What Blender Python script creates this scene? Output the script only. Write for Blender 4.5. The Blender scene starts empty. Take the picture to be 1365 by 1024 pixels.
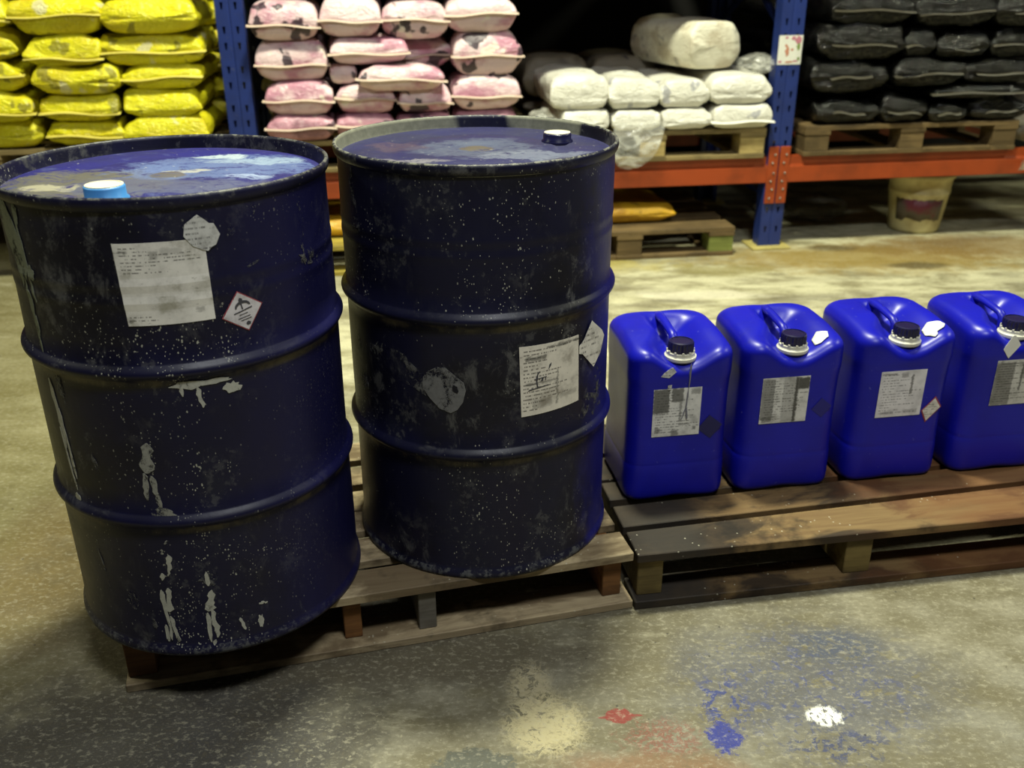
import bpy, bmesh, math, random
from mathutils import Vector, Matrix, noise

# ------------------------------------------------------------------ camera, world, lights
S = bpy.context.scene
COL = S.collection
random.seed(7)

PITCH, ROLL, CAM_H, FPX = 0.42298, 0.0053, 1.376, 1274.8
F = Vector((0, math.cos(PITCH), -math.sin(PITCH)))
R0 = Vector((1, 0, 0)); D0 = Vector((0, -math.sin(PITCH), -math.cos(PITCH)))
RX = math.cos(ROLL)*R0 + math.sin(ROLL)*D0
DN = -math.sin(ROLL)*R0 + math.cos(ROLL)*D0
cam = bpy.data.cameras.new('camera'); co = bpy.data.objects.new('camera', cam); COL.objects.link(co)
m = Matrix.Identity(4)
for i in range(3):
    m[i][0] = RX[i]; m[i][1] = -DN[i]; m[i][2] = -F[i]
m[0][3], m[1][3], m[2][3] = 0, 0, CAM_H
co.matrix_world = m
cam.sensor_fit = 'HORIZONTAL'; cam.sensor_width = 36; cam.lens = FPX/1365*36
cam.clip_start = .05; cam.clip_end = 60
cam.dof.use_dof = True; cam.dof.focus_distance = 1.9; cam.dof.aperture_fstop = 3.6
S.camera = co

w = bpy.data.worlds.new('world'); S.world = w; w.use_nodes = True
w.node_tree.nodes['Background'].inputs[0].default_value = (1, 1, .95, 1)
w.node_tree.nodes['Background'].inputs[1].default_value = .02

def lamp(name, loc, energy, sx, sy, color=(1, 1, .755), aim=(0, 0, -1)):
    l = bpy.data.lights.new(name, 'AREA'); l.shape = 'RECTANGLE'; l.size = sx; l.size_y = sy
    l.energy = energy; l.color = color
    o = bpy.data.objects.new(name, l); COL.objects.link(o); o.location = loc
    o.rotation_euler = Vector(aim).to_track_quat('-Z', 'Y').to_euler()
    return o
lamp('overhead_lamp', (.1, 2.9, 4.8), 370, .6, .45)
lamp('overhead_lamp', (-5.2, 2.2, 4.8), 90, .9, .5)
lamp('overhead_lamp', (5.4, 3.4, 4.8), 150, .9, .5)
lamp('overhead_lamp', (.8, -.3, 4.8), 155, 1.2, .6, (.97, 1, 1))  # unseen fill lamp, added to brighten the drum and label fronts

S.view_settings.view_transform = 'Standard'; S.view_settings.look = 'None'
S.view_settings.exposure = 0; S.view_settings.gamma = 1
S.view_settings.use_curve_mapping = False

# ------------------------------------------------------------------ helpers
def lin(c):
    return tuple(((v/255)/12.92 if v/255 <= .04045 else ((v/255+.055)/1.055)**2.4) for v in c)+(1,)

class N:
    """small node-graph helper"""
    def __init__(s, name):
        s.m = bpy.data.materials.new(name); s.m.use_nodes = True
        s.t = s.m.node_tree; s.b = s.t.nodes['Principled BSDF']; s.out = s.t.nodes['Material Output']
    def new(s, k, **kw):
        n = s.t.nodes.new(k)
        for a, v in kw.items(): setattr(n, a, v)
        return n
    def put(s, n, i, v):
        if v is None: return
        if isinstance(v, bpy.types.NodeSocket): s.t.links.new(v, n.inputs[i])
        else: n.inputs[i].default_value = v
    def coord(s, kind='Object', scale=None, offset=None, rnd=False):
        c = s.new('ShaderNodeTexCoord').outputs[kind]
        if rnd:
            oi = s.new('ShaderNodeObjectInfo').outputs['Random']
            c = s.vec('ADD', c, s.vec('MULTIPLY', s.comb(oi, oi, oi), (37.3, 51.7, 23.9)))
        if scale: c = s.vec('MULTIPLY', c, scale)
        if offset: c = s.vec('ADD', c, offset)
        return c
    def vec(s, op, a, b):
        n = s.new('ShaderNodeVectorMath', operation=op); s.put(n, 0, a); s.put(n, 1, b); return n.outputs[0]
    def comb(s, x, y, z):
        n = s.new('ShaderNodeCombineXYZ'); s.put(n, 0, x); s.put(n, 1, y); s.put(n, 2, z); return n.outputs[0]
    def sep(s, v):
        n = s.new('ShaderNodeSeparateXYZ'); s.put(n, 0, v); return n.outputs
    def noise(s, vec, scale, detail=3, rough=.55, dist=0):
        n = s.new('ShaderNodeTexNoise'); s.put(n, 'Vector', vec); n.inputs['Scale'].default_value = scale
        n.inputs['Detail'].default_value = detail; n.inputs['Roughness'].default_value = rough
        n.inputs['Distortion'].default_value = dist
        return n.outputs['Fac']
    def voro(s, vec, scale, feature='F1', rnd=1):
        n = s.new('ShaderNodeTexVoronoi', feature=feature); s.put(n, 'Vector', vec); n.inputs['Scale'].default_value = scale
        n.inputs['Randomness'].default_value = rnd
        return n
    def math(s, op, a, b=None, c=None, clamp=False):
        n = s.new('ShaderNodeMath', operation=op, use_clamp=clamp); s.put(n, 0, a); s.put(n, 1, b); s.put(n, 2, c); return n.outputs[0]
    def step(s, v, lo, hi):
        n = s.new('ShaderNodeMapRange', interpolation_type='SMOOTHSTEP'); s.put(n, 0, v)
        n.inputs[1].default_value = lo; n.inputs[2].default_value = hi; return n.outputs[0]
    def mix(s, f, a, b):
        n = s.new('ShaderNodeMix', data_type='RGBA'); s.put(n, 0, f); s.put(n, 6, a); s.put(n, 7, b); return n.outputs[2]
    def bump(s, h, strength=.3, dist=.01):
        n = s.new('ShaderNodeBump'); s.put(n, 'Height', h); n.inputs['Strength'].default_value = strength
        n.inputs['Distance'].default_value = dist; s.t.links.new(n.outputs[0], s.b.inputs['Normal'])
    def fin(s, color=None, rough=None, metal=None, spec=None):
        s.put(s.b, 'Base Color', color); s.put(s.b, 'Roughness', rough); s.put(s.b, 'Metallic', metal)
        s.put(s.b, 'Specular IOR Level', spec)
        return s.m

def plain(name, rgb, rough=.6, metal=0, var=.12, scale=30):
    n = N(name); f = n.noise(n.coord(rnd=True), scale, 3)
    c = lin(rgb); d = tuple(v*(1-2*var) for v in c[:3])+(1,)
    return n.fin(n.mix(f, d, tuple(min(1, v*(1+var)) for v in c[:3])+(1,)), rough, metal)

def link(name, me, mat=None, parent=None, smooth=False, loc=None, rot=None):
    o = bpy.data.objects.new(name, me); COL.objects.link(o)
    if mat is not None and not me.materials: me.materials.append(mat)
    if parent is not None: o.parent = parent
    if loc is not None: o.location = loc
    if rot is not None: o.rotation_euler = rot
    if smooth:
        for p in me.polygons: p.use_smooth = True
    return o
def from_bm(name, bm, mat=None, parent=None, smooth=False, loc=None, rot=None):
    bmesh.ops.recalc_face_normals(bm, faces=bm.faces[:])
    me = bpy.data.meshes.new(name); bm.to_mesh(me); bm.free()
    return link(name, me, mat, parent, smooth, loc, rot)
def empty(name, loc=(0, 0, 0), rz=0.):
    o = bpy.data.objects.new(name, None); COL.objects.link(o); o.location = loc; o.rotation_euler = (0, 0, rz)
    o.empty_display_size = .1
    return o
def tag(o, label=None, cat=None, group=None, kind=None):
    if label: o['label'] = label
    if cat: o['category'] = cat
    if group: o['group'] = group
    if kind: o['kind'] = kind
    return o
def box(bm, x0, x1, y0, y1, z0, z1, bev=0.):
    vs = [bm.verts.new((x, y, z)) for x in (x0, x1) for y in (y0, y1) for z in (z0, z1)]
    q = [(0, 1, 3, 2), (4, 6, 7, 5), (0, 4, 5, 1), (2, 3, 7, 6), (0, 2, 6, 4), (1, 5, 7, 3)]
    fs = [bm.faces.new([vs[i] for i in f]) for f in q]
    if bev:
        es = list({e for f in fs for e in f.edges})
        bmesh.ops.bevel(bm, geom=es, offset=bev, segments=1, affect='EDGES', profile=.5)
def lathe(bm, prof, n=64, cap0=False, cap1=False, rib=None):
    rings = []
    for k, (r, z) in enumerate(prof):
        ring = []
        for i in range(n):
            a = 2*math.pi*i/n; rr = r
            if rib and rib[0] <= k <= rib[1]: rr = r + (rib[2] if i % 2 else 0)
            ring.append(bm.verts.new((rr*math.cos(a), rr*math.sin(a), z)))
        rings.append(ring)
    for a, b in zip(rings, rings[1:]):
        for i in range(n):
            bm.faces.new((a[i], a[(i+1) % n], b[(i+1) % n], b[i]))
    if cap0: bm.faces.new(rings[0][::-1])
    if cap1: bm.faces.new(rings[-1])
def tube(bm, pts, rad, n=10, flat=1.):
    pts = [Vector(p) for p in pts]; rings = []
    for i, p in enumerate(pts):
        d = (pts[min(i+1, len(pts)-1)]-pts[max(i-1, 0)]).normalized()
        side = Vector((1, 0, 0)) if abs(d.x) < .9 else Vector((0, 1, 0))
        a = (side - d*side.dot(d)).normalized(); b = d.cross(a)
        r = rad[i] if isinstance(rad, (list, tuple)) else rad
        rings.append([bm.verts.new(p + a*r*math.cos(2*math.pi*k/n) + b*r*flat*math.sin(2*math.pi*k/n)) for k in range(n)])
    for a, b in zip(rings, rings[1:]):
        for i in range(n): bm.faces.new((a[i], a[(i+1) % n], b[(i+1) % n], b[i]))
    bm.faces.new(rings[0][::-1]); bm.faces.new(rings[-1])

# ------------------------------------------------------------------ materials
def floor_material():
    n = N('stained_concrete'); c = n.coord()
    warp = n.noise(c, 9, 5, .65); warp2 = n.noise(c, 26, 5, .7); fine = n.noise(c, 95, 4, .7); big = n.noise(c, 1.3, 4, .6)
    mid = n.noise(n.vec('MULTIPLY', c, (1, 1.6, 1)), 5.5, 5, .62)
    col = n.mix(n.step(big, .35, .65), lin((122, 119, 105)), lin((130, 125, 105)))
    col = n.mix(n.step(mid, .36, .68), lin((100, 94, 72)), col)
    xyz = n.sep(c)
    # olive tint to the far left of the drums
    olive = n.math('MULTIPLY', n.step(n.math('MULTIPLY', xyz[0], -1.), .6, 1.5), .75)
    col = n.mix(olive, col, n.mix(mid, lin((88, 82, 40)), lin((122, 114, 64))))
    # pale aisle floor: lamp light painted in, falling off to the left
    pale = n.math('MULTIPLY', n.step(xyz[1], 2.0, 3.2), n.step(n.noise(n.vec('MULTIPLY', c, (.7, 1.6, 1)), 1.7, 5, .6), .3, .52))
    pale = n.math('MULTIPLY', pale, n.math('ADD', .15, n.math('MULTIPLY', n.step(xyz[0], -1.9, -.5), .85)))
    col = n.mix(n.math('MULTIPLY', pale, .8), col, n.mix(n.step(n.noise(n.vec('MULTIPLY', c, (.8, 2., 1)), 4.2, 7, .72, .4), .36, .6), lin((138, 132, 98)), lin((212, 208, 172))))
    col = n.mix(n.math('MULTIPLY', n.step(n.noise(n.vec('MULTIPLY', c, (.5, 1.5, 1)), 3.1, 6, .7), .6, .72), .55), col, lin((205, 200, 172)))
    def patch(x, y, rx, ry, rgb, amount=1., soft=.25, jag=.9, holes=None, w=warp):
        nonlocal col
        d = n.vec('SUBTRACT', c, (x, y, 0)); d = n.vec('MULTIPLY', d, (1/rx, 1/ry, 0))
        l = n.new('ShaderNodeVectorMath', operation='LENGTH'); n.put(l, 0, d)
        v = n.math('ADD', l.outputs['Value'], n.math('MULTIPLY', n.math('SUBTRACT', w, .5), jag*2))
        f = n.math('SUBTRACT', 1., n.step(v, 1-soft, 1+soft))
        if holes: f = n.math('MULTIPLY', f, n.step(holes[0], holes[1], holes[1]+.06))
        col = n.mix(n.math('MULTIPLY', f, amount), col, lin(rgb))
    spot = n.noise(n.vec('MULTIPLY', c, (1, 1.5, 1)), 17, 5, .65)
    # mustard and brown stains by the rack
    patch(1.75, 4.55, .75, .22, (140, 116, 42), .8, .5)
    patch(2.35, 4.75, .6, .2, (120, 92, 40), .7, .5)
    patch(.2, 4.45, .5, .12, (175, 160, 70), .6, .5)
    patch(1.0, 4.35, .22, .09, (120, 110, 45), .6, .5)
    patch(1.95, 4.42, .14, .05, (60, 52, 30), .7, .5)
    patch(1.62, 4.72, .12, .05, (70, 58, 32), .7, .5)
    patch(.85, 4.0, .25, .06, (215, 210, 185), .7, .4)
    patch(-1.1, 2.0, .22, .3, (124, 98, 44), .45, .6)
    # dark stain and painted-in shade in front of the drums and under the pallets
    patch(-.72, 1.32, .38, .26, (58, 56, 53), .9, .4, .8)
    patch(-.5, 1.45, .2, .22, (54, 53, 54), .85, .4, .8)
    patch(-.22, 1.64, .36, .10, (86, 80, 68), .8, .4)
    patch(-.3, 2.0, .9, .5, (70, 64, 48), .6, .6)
    # paint spills
    rg = n.noise(n.vec('MULTIPLY', c, (1.15, 1, 1)), 34, 6, .75, .5)
    patch(.06, 1.43, .075, .075, (180, 170, 132), .8, .35, 1.3, (rg, .40), rg)
    patch(.035, 1.53, .045, .075, (176, 166, 132), .6, .4, 1.5, (rg, .43), rg)
    patch(-.075, 1.335, .075, .035, (78, 80, 72), .95, .12, 1.2, w=rg)
    patch(.208, 1.454, .026, .020, (124, 42, 38), .9, .1, .8, w=rg)
    patch(.24, 1.456, .016, .003, (124, 42, 38), .8, .2, .6, w=rg)
    patch(.178, 1.45, .014, .003, (124, 42, 38), .8, .2, .6, w=rg)
    patch(.285, 1.395, .065, .045, (122, 60, 50), .6, .5, 1.4, (fine, .45), rg)
    patch(.25, 1.31, .16, .05, (124, 92, 62), .7, .4, .8)
    patch(.63, 1.55, .25, .17, (78, 80, 90), .7, .5, .7, (spot, .38))
    patch(.60, 1.53, .27, .21, (66, 72, 108), .8, .35, .9, (rg, .54), rg)
    patch(.70, 1.66, .10, .06, (66, 72, 88), .8, .4, 1.2, (rg, .45), rg)
    patch(.42, 1.49, .06, .09, (44, 56, 112), .9, .3, 1.4, (rg, .5), rg)
    patch(.405, 1.395, .034, .036, (38, 48, 124), .95, .15, 1.3, w=rg)
    patch(.62, 1.37, .12, .05, (50, 58, 92), .8, .35, 1.4, (rg, .5), rg)
    patch(.615, 1.452, .034, .027, (220, 220, 214), 1., .15, .9, (n.noise(n.vec('MULTIPLY', c, (2.4, 1, 1)), 55, 4, .6), .40), rg)
    gm = n.noise(n.vec('MULTIPLY', c, (1, 1.5, 1)), 64, 5, .72, .25)
    col = n.mix(n.math('MULTIPLY', n.step(gm, .5, .66), .42), col, lin((160, 155, 134)))
    col = n.mix(n.math('MULTIPLY', n.math('SUBTRACT', 1., n.step(gm, .34, .48)), .42), col, lin((92, 86, 68)))
    # grit: pale and dark specks
    col = n.mix(n.math('MULTIPLY', n.step(fine, .64, .72), .4), col, lin((206, 198, 164)))
    col = n.mix(n.math('MULTIPLY', n.step(n.noise(n.vec('ADD', c, (9, 4, 0)), 70, 4, .7), .65, .7), .5), col, lin((62, 58, 48)))
    v = n.voro(c, 16)
    col = n.mix(n.math('MULTIPLY', n.math('LESS_THAN', v.outputs['Distance'], .045), .7), col, lin((48, 46, 42)))
    n.bump(n.math('ADD', n.math('MULTIPLY', fine, .5), n.math('ADD', warp2, mid)), .55, .006)
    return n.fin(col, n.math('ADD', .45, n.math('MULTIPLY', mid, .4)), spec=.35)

def drum_material(name, base, seed, dirt, specks, scrape=0., clean=0.):
    n = N(name); c = n.coord(offset=(seed, seed*.7, 0))
    a = n.noise(c, 3.2, 5, .65); g = n.noise(n.vec('MULTIPLY', c, (1, 1, .6)), 9, 6, .7); f = n.noise(c, 60, 4, .7)
    col = n.mix(n.step(a, .38, .66), lin(base), lin(tuple(v*.6 for v in base)))
    col = n.mix(n.math('MULTIPLY', n.step(g, .48, .8), dirt), col, lin((38, 40, 48)))
    col = n.mix(n.math('MULTIPLY', n.step(n.math('MULTIPLY', f, n.step(g, .4, .6)), .5, .62), dirt*.6), col, lin((92, 92, 92)))
    # spatter: small pale flecks of two sizes, gathered in clouds
    cloud = n.step(n.noise(c, 5.5, 4, .65), .46, .66)
    for sc, rad, amt in ((70, .05, .22), (130, .10, .32), (240, .2, .3)):
        v = n.voro(n.vec('MULTIPLY', c, (1, 1, .62)), sc)
        pick = n.math('LESS_THAN', n.sep(v.outputs['Color'])[0], n.math('ADD', amt*specks*.12, n.math('MULTIPLY', cloud, amt*specks*1.3)))
        dot = n.math('LESS_THAN', n.math('ADD', v.outputs['Distance'], n.math('MULTIPLY', n.math('SUBTRACT', f, .5), 1.)), rad)
        col = n.mix(n.math('MULTIPLY', n.math('MULTIPLY', pick, dot), n.math('ADD', .3, n.math('MULTIPLY', cloud, .5))), col, lin((176, 176, 160)))
    bl = n.noise(n.vec('MULTIPLY', c, (1, 1, .7)), 20, 6, .75, .4)
    col = n.mix(n.math('MULTIPLY', n.math('MULTIPLY', n.step(bl, .52, .66), n.step(a, .42, .6)), .75*dirt), col, lin((112, 112, 110)))
    ft = n.math('LESS_THAN', n.sep(n.coord())[2], .020)
    col = n.mix(n.math('MULTIPLY', n.math('MULTIPLY', ft, n.step(f, .48, .62)), .45), col, lin((104, 106, 104)))
    if clean:      # purer blue towards the right-hand side of the drum
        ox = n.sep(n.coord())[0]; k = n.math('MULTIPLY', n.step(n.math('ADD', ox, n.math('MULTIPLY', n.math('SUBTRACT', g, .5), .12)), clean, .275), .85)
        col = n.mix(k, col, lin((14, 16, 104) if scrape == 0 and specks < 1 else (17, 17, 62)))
    oz = n.sep(n.coord())[2]      # grime caught under the rolling hoops
    for zz in (.281, .573):
        hm = n.math('SUBTRACT', 1., n.step(n.math('ABSOLUTE', n.math('SUBTRACT', oz, zz)), .003, .012))
        col = n.mix(n.math('MULTIPLY', n.math('MULTIPLY', hm, n.step(g, .4, .62)), .9), col, n.mix(f, lin((70, 58, 38)), lin((112, 108, 92))))
    if scrape:
        o = n.sep(n.coord()); rad = n.math('SQRT', n.math('ADD', n.math('POWER', o[0], 2.), n.math('POWER', o[1], 2.)))
        inner = n.math('MULTIPLY', n.math('LESS_THAN', rad, .2875), float(scrape > .7)); top = n.math('GREATER_THAN', o[2], .8865)
        sc = n.math('MULTIPLY', inner, n.step(n.noise(n.vec('MULTIPLY', c, (1, 1, .2)), 4, 2, .5), .5, .53))
        sc = n.math('MAXIMUM', sc, n.math('MULTIPLY', top, n.math('MULTIPLY', n.step(f, .45, .58), .7)))
        sc = n.math('MAXIMUM', sc, n.math('MULTIPLY', n.math('LESS_THAN', o[0], -.22), n.math('MULTIPLY', n.step(n.noise(c, 14, 4, .6), .5, .6), .5)))
        col = n.mix(n.math('MULTIPLY', sc, scrape), col, n.mix(f, lin((96, 98, 84)), lin((158, 158, 140))))
    n.bump(n.math('ADD', a, n.math('MULTIPLY', f, .15)), .12, .01)
    return n.fin(col, n.math('ADD', .28, n.math('MULTIPLY', g, .35)), spec=.32)

def lid_material(name, base, seed, amount, pale, olive, spread):
    n = N(name); c = n.coord(offset=(seed, 0, 0)); o = n.coord()
    a = n.noise(n.vec('MULTIPLY', c, (1, 1.5, 1)), 5, 6, .7, .3); b = n.noise(n.vec('MULTIPLY', c, (1, 1.7, 1)), 16, 7, .78, .6); f = n.noise(c, 80, 4, .7)
    col = n.mix(n.step(a, .35, .7), lin(base), lin(tuple(v*.75 for v in base)))
    def smear(x, y, rx, ry, rgb, amt, jag=1.2):
        nonlocal col
        d = n.vec('MULTIPLY', n.vec('SUBTRACT', o, (x, y, .866)), (1/rx, 1/ry, 0))
        l = n.new('ShaderNodeVectorMath', operation='LENGTH'); n.put(l, 0, d)
        v = n.math('ADD', l.outputs['Value'], n.math('MULTIPLY', n.math('SUBTRACT', n.math('ADD', n.math('MULTIPLY', a, .5), n.math('MULTIPLY', b, .5)), .5), jag*3.4))
        col = n.mix(n.math('MULTIPLY', n.math('SUBTRACT', 1., n.step(v, .75, 1.05)), n.math('MULTIPLY', n.step(n.math('ADD', b, n.math('MULTIPLY', f, .4)), .5, .72), amt)), col, lin(rgb))
    for q in spread: smear(*q)
    col = n.mix(n.math('MULTIPLY', n.step(b, .55, .72), amount*.6), col, lin(pale))
    col = n.mix(n.math('MULTIPLY', n.math('SUBTRACT', 1., n.step(b, .3, .42)), amount*.6), col, lin(olive))
    smear(0, 0, .035, .028, (92, 82, 60), .8, .5)
    col = n.mix(n.math('MULTIPLY', n.step(f, .66, .72), .6), col, lin((176, 174, 164)))
    n.bump(n.math('ADD', b, n.math('MULTIPLY', f, .3)), .15, .004)
    return n.fin(col, n.math('ADD', .22, n.math('MULTIPLY', a, .4)), spec=.5)

def label_material(name, paper, ink, rows, density, smudge, seed, smudge_rgb=(96, 94, 84), gap=None, blocks=None):
    n = N(name); uv = n.coord('UV'); u, v, _ = n.sep(uv)
    sc = n.vec('ADD', uv, (seed, seed*.37, 0))
    s1 = n.noise(sc, 3, 5, .65); s2 = n.noise(n.vec('MULTIPLY', sc, (1, 2, 1)), 11, 5, .7)
    col = n.mix(n.step(s1, .35, .7), lin(paper), lin(tuple(x*.88 for x in paper)))
    rv = n.math('MULTIPLY', v, float(rows)); row = n.math('FLOOR', rv); fr = n.math('FRACT', rv)
    wn = n.new('ShaderNodeTexWhiteNoise', noise_dimensions='1D'); n.put(wn, 'W', n.math('ADD', row, seed*13.1))
    line = n.math('MULTIPLY', n.math('GREATER_THAN', fr, .35), n.math('LESS_THAN', fr, .72))
    word = n.noise(n.comb(n.math('MULTIPLY', u, 34.), n.math('MULTIPLY', row, 3.7), seed), 1., 2, .8)
    txt = n.math('MULTIPLY', line, n.math('GREATER_THAN', word, 1-density))
    txt = n.math('MULTIPLY', txt, n.math('LESS_THAN', u, n.math('ADD', .25, n.math('MULTIPLY', wn.outputs[0], .75))))
    txt = n.math('MULTIPLY', txt, n.math('MULTIPLY', n.math('GREATER_THAN', u, .06), n.math('LESS_THAN', n.math('ABSOLUTE', n.math('SUBTRACT', v, .5)), .45)))
    if gap: txt = n.math('MULTIPLY', txt, n.math('GREATER_THAN', n.math('ABSOLUTE', n.math('SUBTRACT', v, gap[0])), gap[1]))
    col = n.mix(n.math('MULTIPLY', txt, .7), col, lin(ink))
    for (a, b, p, q, amt) in (blocks or []):
        e = n.math('MULTIPLY', n.math('SUBTRACT', s2, .5), .12)
        uu = n.math('ADD', u, e); vv = n.math('ADD', v, e)
        msk = n.math('MULTIPLY', n.math('MULTIPLY', n.step(uu, a-.015, a+.015), n.math('SUBTRACT', 1., n.step(uu, b-.015, b+.015))),
                     n.math('MULTIPLY', n.step(vv, p-.02, p+.02), n.math('SUBTRACT', 1., n.step(vv, q-.02, q+.02))))
        col = n.mix(n.math('MULTIPLY', msk, amt), col, n.mix(s2, lin((44, 44, 40)), lin((96, 95, 88))))
    col = n.mix(n.math('MULTIPLY', n.step(s1, .52, .72), smudge), col, lin(smudge_rgb))
    col = n.mix(n.math('MULTIPLY', n.step(s2, .6, .7), smudge), col, lin(tuple(x*.6 for x in smudge_rgb)))
    return n.fin(col, .7, spec=.25)

def wood_material(name, light, dark, stain, stain_amt, specks=0., grain=1., oil=False):
    n = N(name); c = n.coord(rnd=True)
    gr = n.noise(n.vec('MULTIPLY', c, (2.2, 34, 34)), 1.6, 5, .65, .4); bl = n.noise(n.vec('MULTIPLY', c, (1, 1.8, 1.8)), 3.4, 6, .6, .5)
    fi = n.noise(c, 120, 3, .7)
    oi = n.new('ShaderNodeObjectInfo').outputs['Random']
    col = n.mix(n.math('MULTIPLY', n.step(gr, .35, .68), .8*grain), lin(light), lin(dark))
    col = n.mix(n.math('MULTIPLY', oi, .35), col, lin(dark))
    col = n.mix(n.math('MULTIPLY', n.step(bl, .45, .58), stain_amt), col, lin(stain))
    col = n.mix(n.math('MULTIPLY', n.step(n.noise(n.vec('ADD', c, (5, 5, 5)), 5, 5, .6), .55, .66), stain_amt*.8), col, lin(tuple(v*.4 for v in stain)))
    if oil:     # oil soaked in at one end, rust-brown stain along the middle
        o = n.sep(n.coord()); e = n.math('MULTIPLY', n.math('SUBTRACT', bl, .5), .9)
        col = n.mix(n.math('MULTIPLY', n.step(n.math('ADD', o[0], e), -.05, .2), .6), col, lin((104, 66, 36)))
        col = n.mix(n.math('MULTIPLY', n.math('SUBTRACT', 1., n.step(n.math('ADD', o[0], n.math('MULTIPLY', e, .5)), -.44, -.36)), .9), col, lin((42, 38, 33)))
    if specks:
        v = n.voro(c, 95); pk = n.math('LESS_THAN', n.sep(v.outputs['Color'])[0], n.math('MULTIPLY', n.step(n.noise(c, 6, 2, .5), .5, .62), .3))
        col = n.mix(n.math('MULTIPLY', n.math('MULTIPLY', pk, n.math('LESS_THAN', v.outputs['Distance'], .2)), specks), col, lin((190, 186, 165)))
    n.bump(n.math('ADD', gr, n.math('MULTIPLY', fi, .3)), .35, .003)
    return n.fin(col, n.math('ADD', .55, n.math('MULTIPLY', bl, .25)), spec=.3)

def sack_material(name, base, alt, ink, ink_amt, rough=.38, wr=.5, extra=None, alt_at=.5):
    n = N(name); c = n.coord(rnd=True)
    a = n.noise(n.vec('MULTIPLY', c, (1, 1, 1.4)), 6, 4, .6); b = n.noise(n.vec('MULTIPLY', c, (1, .9, .9)), 8, 3, .5)
    wk = n.noise(n.vec('MULTIPLY', c, (1, 1, 2.2)), 24, 3, .6, 1.6)
    col = n.mix(n.step(a, alt_at-.05, alt_at+.14), lin(base), lin(alt))
    if extra: col = n.mix(n.math('MULTIPLY', n.step(n.noise(n.vec('ADD', c, (3, 7, 1)), 9, 2, .5), .64, .68), .8), col, lin(extra))
    col = n.mix(n.math('MULTIPLY', n.step(b, .61, .64), ink_amt), col, lin(ink))
    n.bump(n.math('ADD', wk, n.math('MULTIPLY', n.noise(c, 70, 2, .5), .25)), wr, .012)
    return n.fin(col, rough, spec=.5)

def film_material(name, haze=.35, rgb=(225, 225, 215)):
    n = N(name); c = n.coord(rnd=True)
    wk = n.noise(n.vec('MULTIPLY', c, (1, 1, 1.5)), 11, 2, .5, 1.2)
    n.bump(wk, .9, .02); n.fin(lin(rgb), .18, spec=.7)
    tr = n.new('ShaderNodeBsdfTransparent'); mx = n.new('ShaderNodeMixShader')
    n.put(mx, 0, n.math('ADD', haze-.15, n.math('MULTIPLY', n.step(wk, .42, .7), .32)))
    n.t.links.new(tr.outputs[0], mx.inputs[1]); n.t.links.new(n.b.outputs[0], mx.inputs[2])
    n.t.links.new(mx.outputs[0], n.out.inputs[0])
    return n.m

M = {}
M['floor'] = floor_material()
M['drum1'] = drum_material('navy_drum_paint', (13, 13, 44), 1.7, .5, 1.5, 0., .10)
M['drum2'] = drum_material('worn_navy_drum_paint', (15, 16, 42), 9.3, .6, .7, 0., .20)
M['chime1'] = drum_material('navy_chime_paint', (17, 17, 48), 4.1, .6, 1., .5)
M['chime2'] = drum_material('scraped_chime_paint', (17, 18, 46), 6.4, .7, 1., .9)
M['lid1'] = lid_material('smeared_blue_lid', (36, 34, 108), .35, .55, (104, 118, 152), (84, 78, 66),
    [(-.10, -.08, .17, .13, (100, 98, 78), .85), (.07, .05, .20, .11, (92, 108, 150), .9), (.03, -.10, .2, .07, (84, 88, 112), .8), (.05, .165, .05, .025, (170, 184, 190), .85, .7), (.14, .12, .09, .03, (146, 164, 182), .7), (.16, -.02, .05, .02, (150, 164, 190), .7), (-.17, -.11, .05, .03, (160, 156, 132), .8), (.03, .03, .05, .012, (176, 174, 156), .7)])
M['lid2'] = lid_material('dusty_navy_lid', (36, 36, 82), 3.1, .6, (86, 92, 112), (66, 58, 72),
    [(.0, .0, .14, .11, (84, 92, 110), .7), (.12, -.08, .12, .05, (110, 116, 132), .7), (-.14, -.13, .09, .02, (120, 116, 124), .8), (-.04, -.19, .1, .02, (120, 120, 134), .6), (-.17, .02, .06, .06, (72, 58, 74), .7), (-.005, -.2, .014, .016, (170, 176, 184), .95, .3), (.16, -.14, .05, .02, (130, 140, 148), .7)])
M['cap_blue'] = plain('light_blue_plastic', (70, 140, 205), .4)
M['cap_cream'] = plain('cream_plastic_disc', (226, 218, 190), .5)
M['cap_navy'] = plain('navy_plastic', (22, 22, 62), .3)
M['label_d1'] = label_material('grey_stained_label', (226, 223, 214), (60, 58, 54), 24, .5, .5, 2.3, (128, 124, 92), gap=(.38, .24), blocks=[(.06, .15, .88, .92, .8), (.38, .47, .80, .9, .45), (.8, .9, .12, .18, .45), (.5, .75, .84, .92, .3), (.05, .1, .04, .08, .8)])
M['label_d2'] = label_material('scuffed_white_label', (224, 218, 204), (46, 42, 38), 19, .52, .45, 5.1, (110, 100, 80), blocks=[(.09, .4, .78, .84, .7), (.4, .97, .92, .95, .8), (.2, .5, .1, .22, .35), (.57, .6, .1, .6, .6), (.1, .6, .44, .47, .7), (.65, .95, .16, .24, .3)])
M['label_c1'] = label_material('smeared_label_oily', (222, 221, 214), (70, 70, 66), 18, .5, .35, 7.7, (110, 110, 104), blocks=[(.0, .33, .5, 1.0, .85), (.38, .62, .72, 1.0, .8), (.55, .6, .3, .72, .6), (.78, .97, .86, .97, .5), (.4, .56, 0., .12, .7), (.56, .8, .22, .25, .7), (.85, .92, .1, .18, .7), (.06, .16, .08, .2, .6)])
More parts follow.
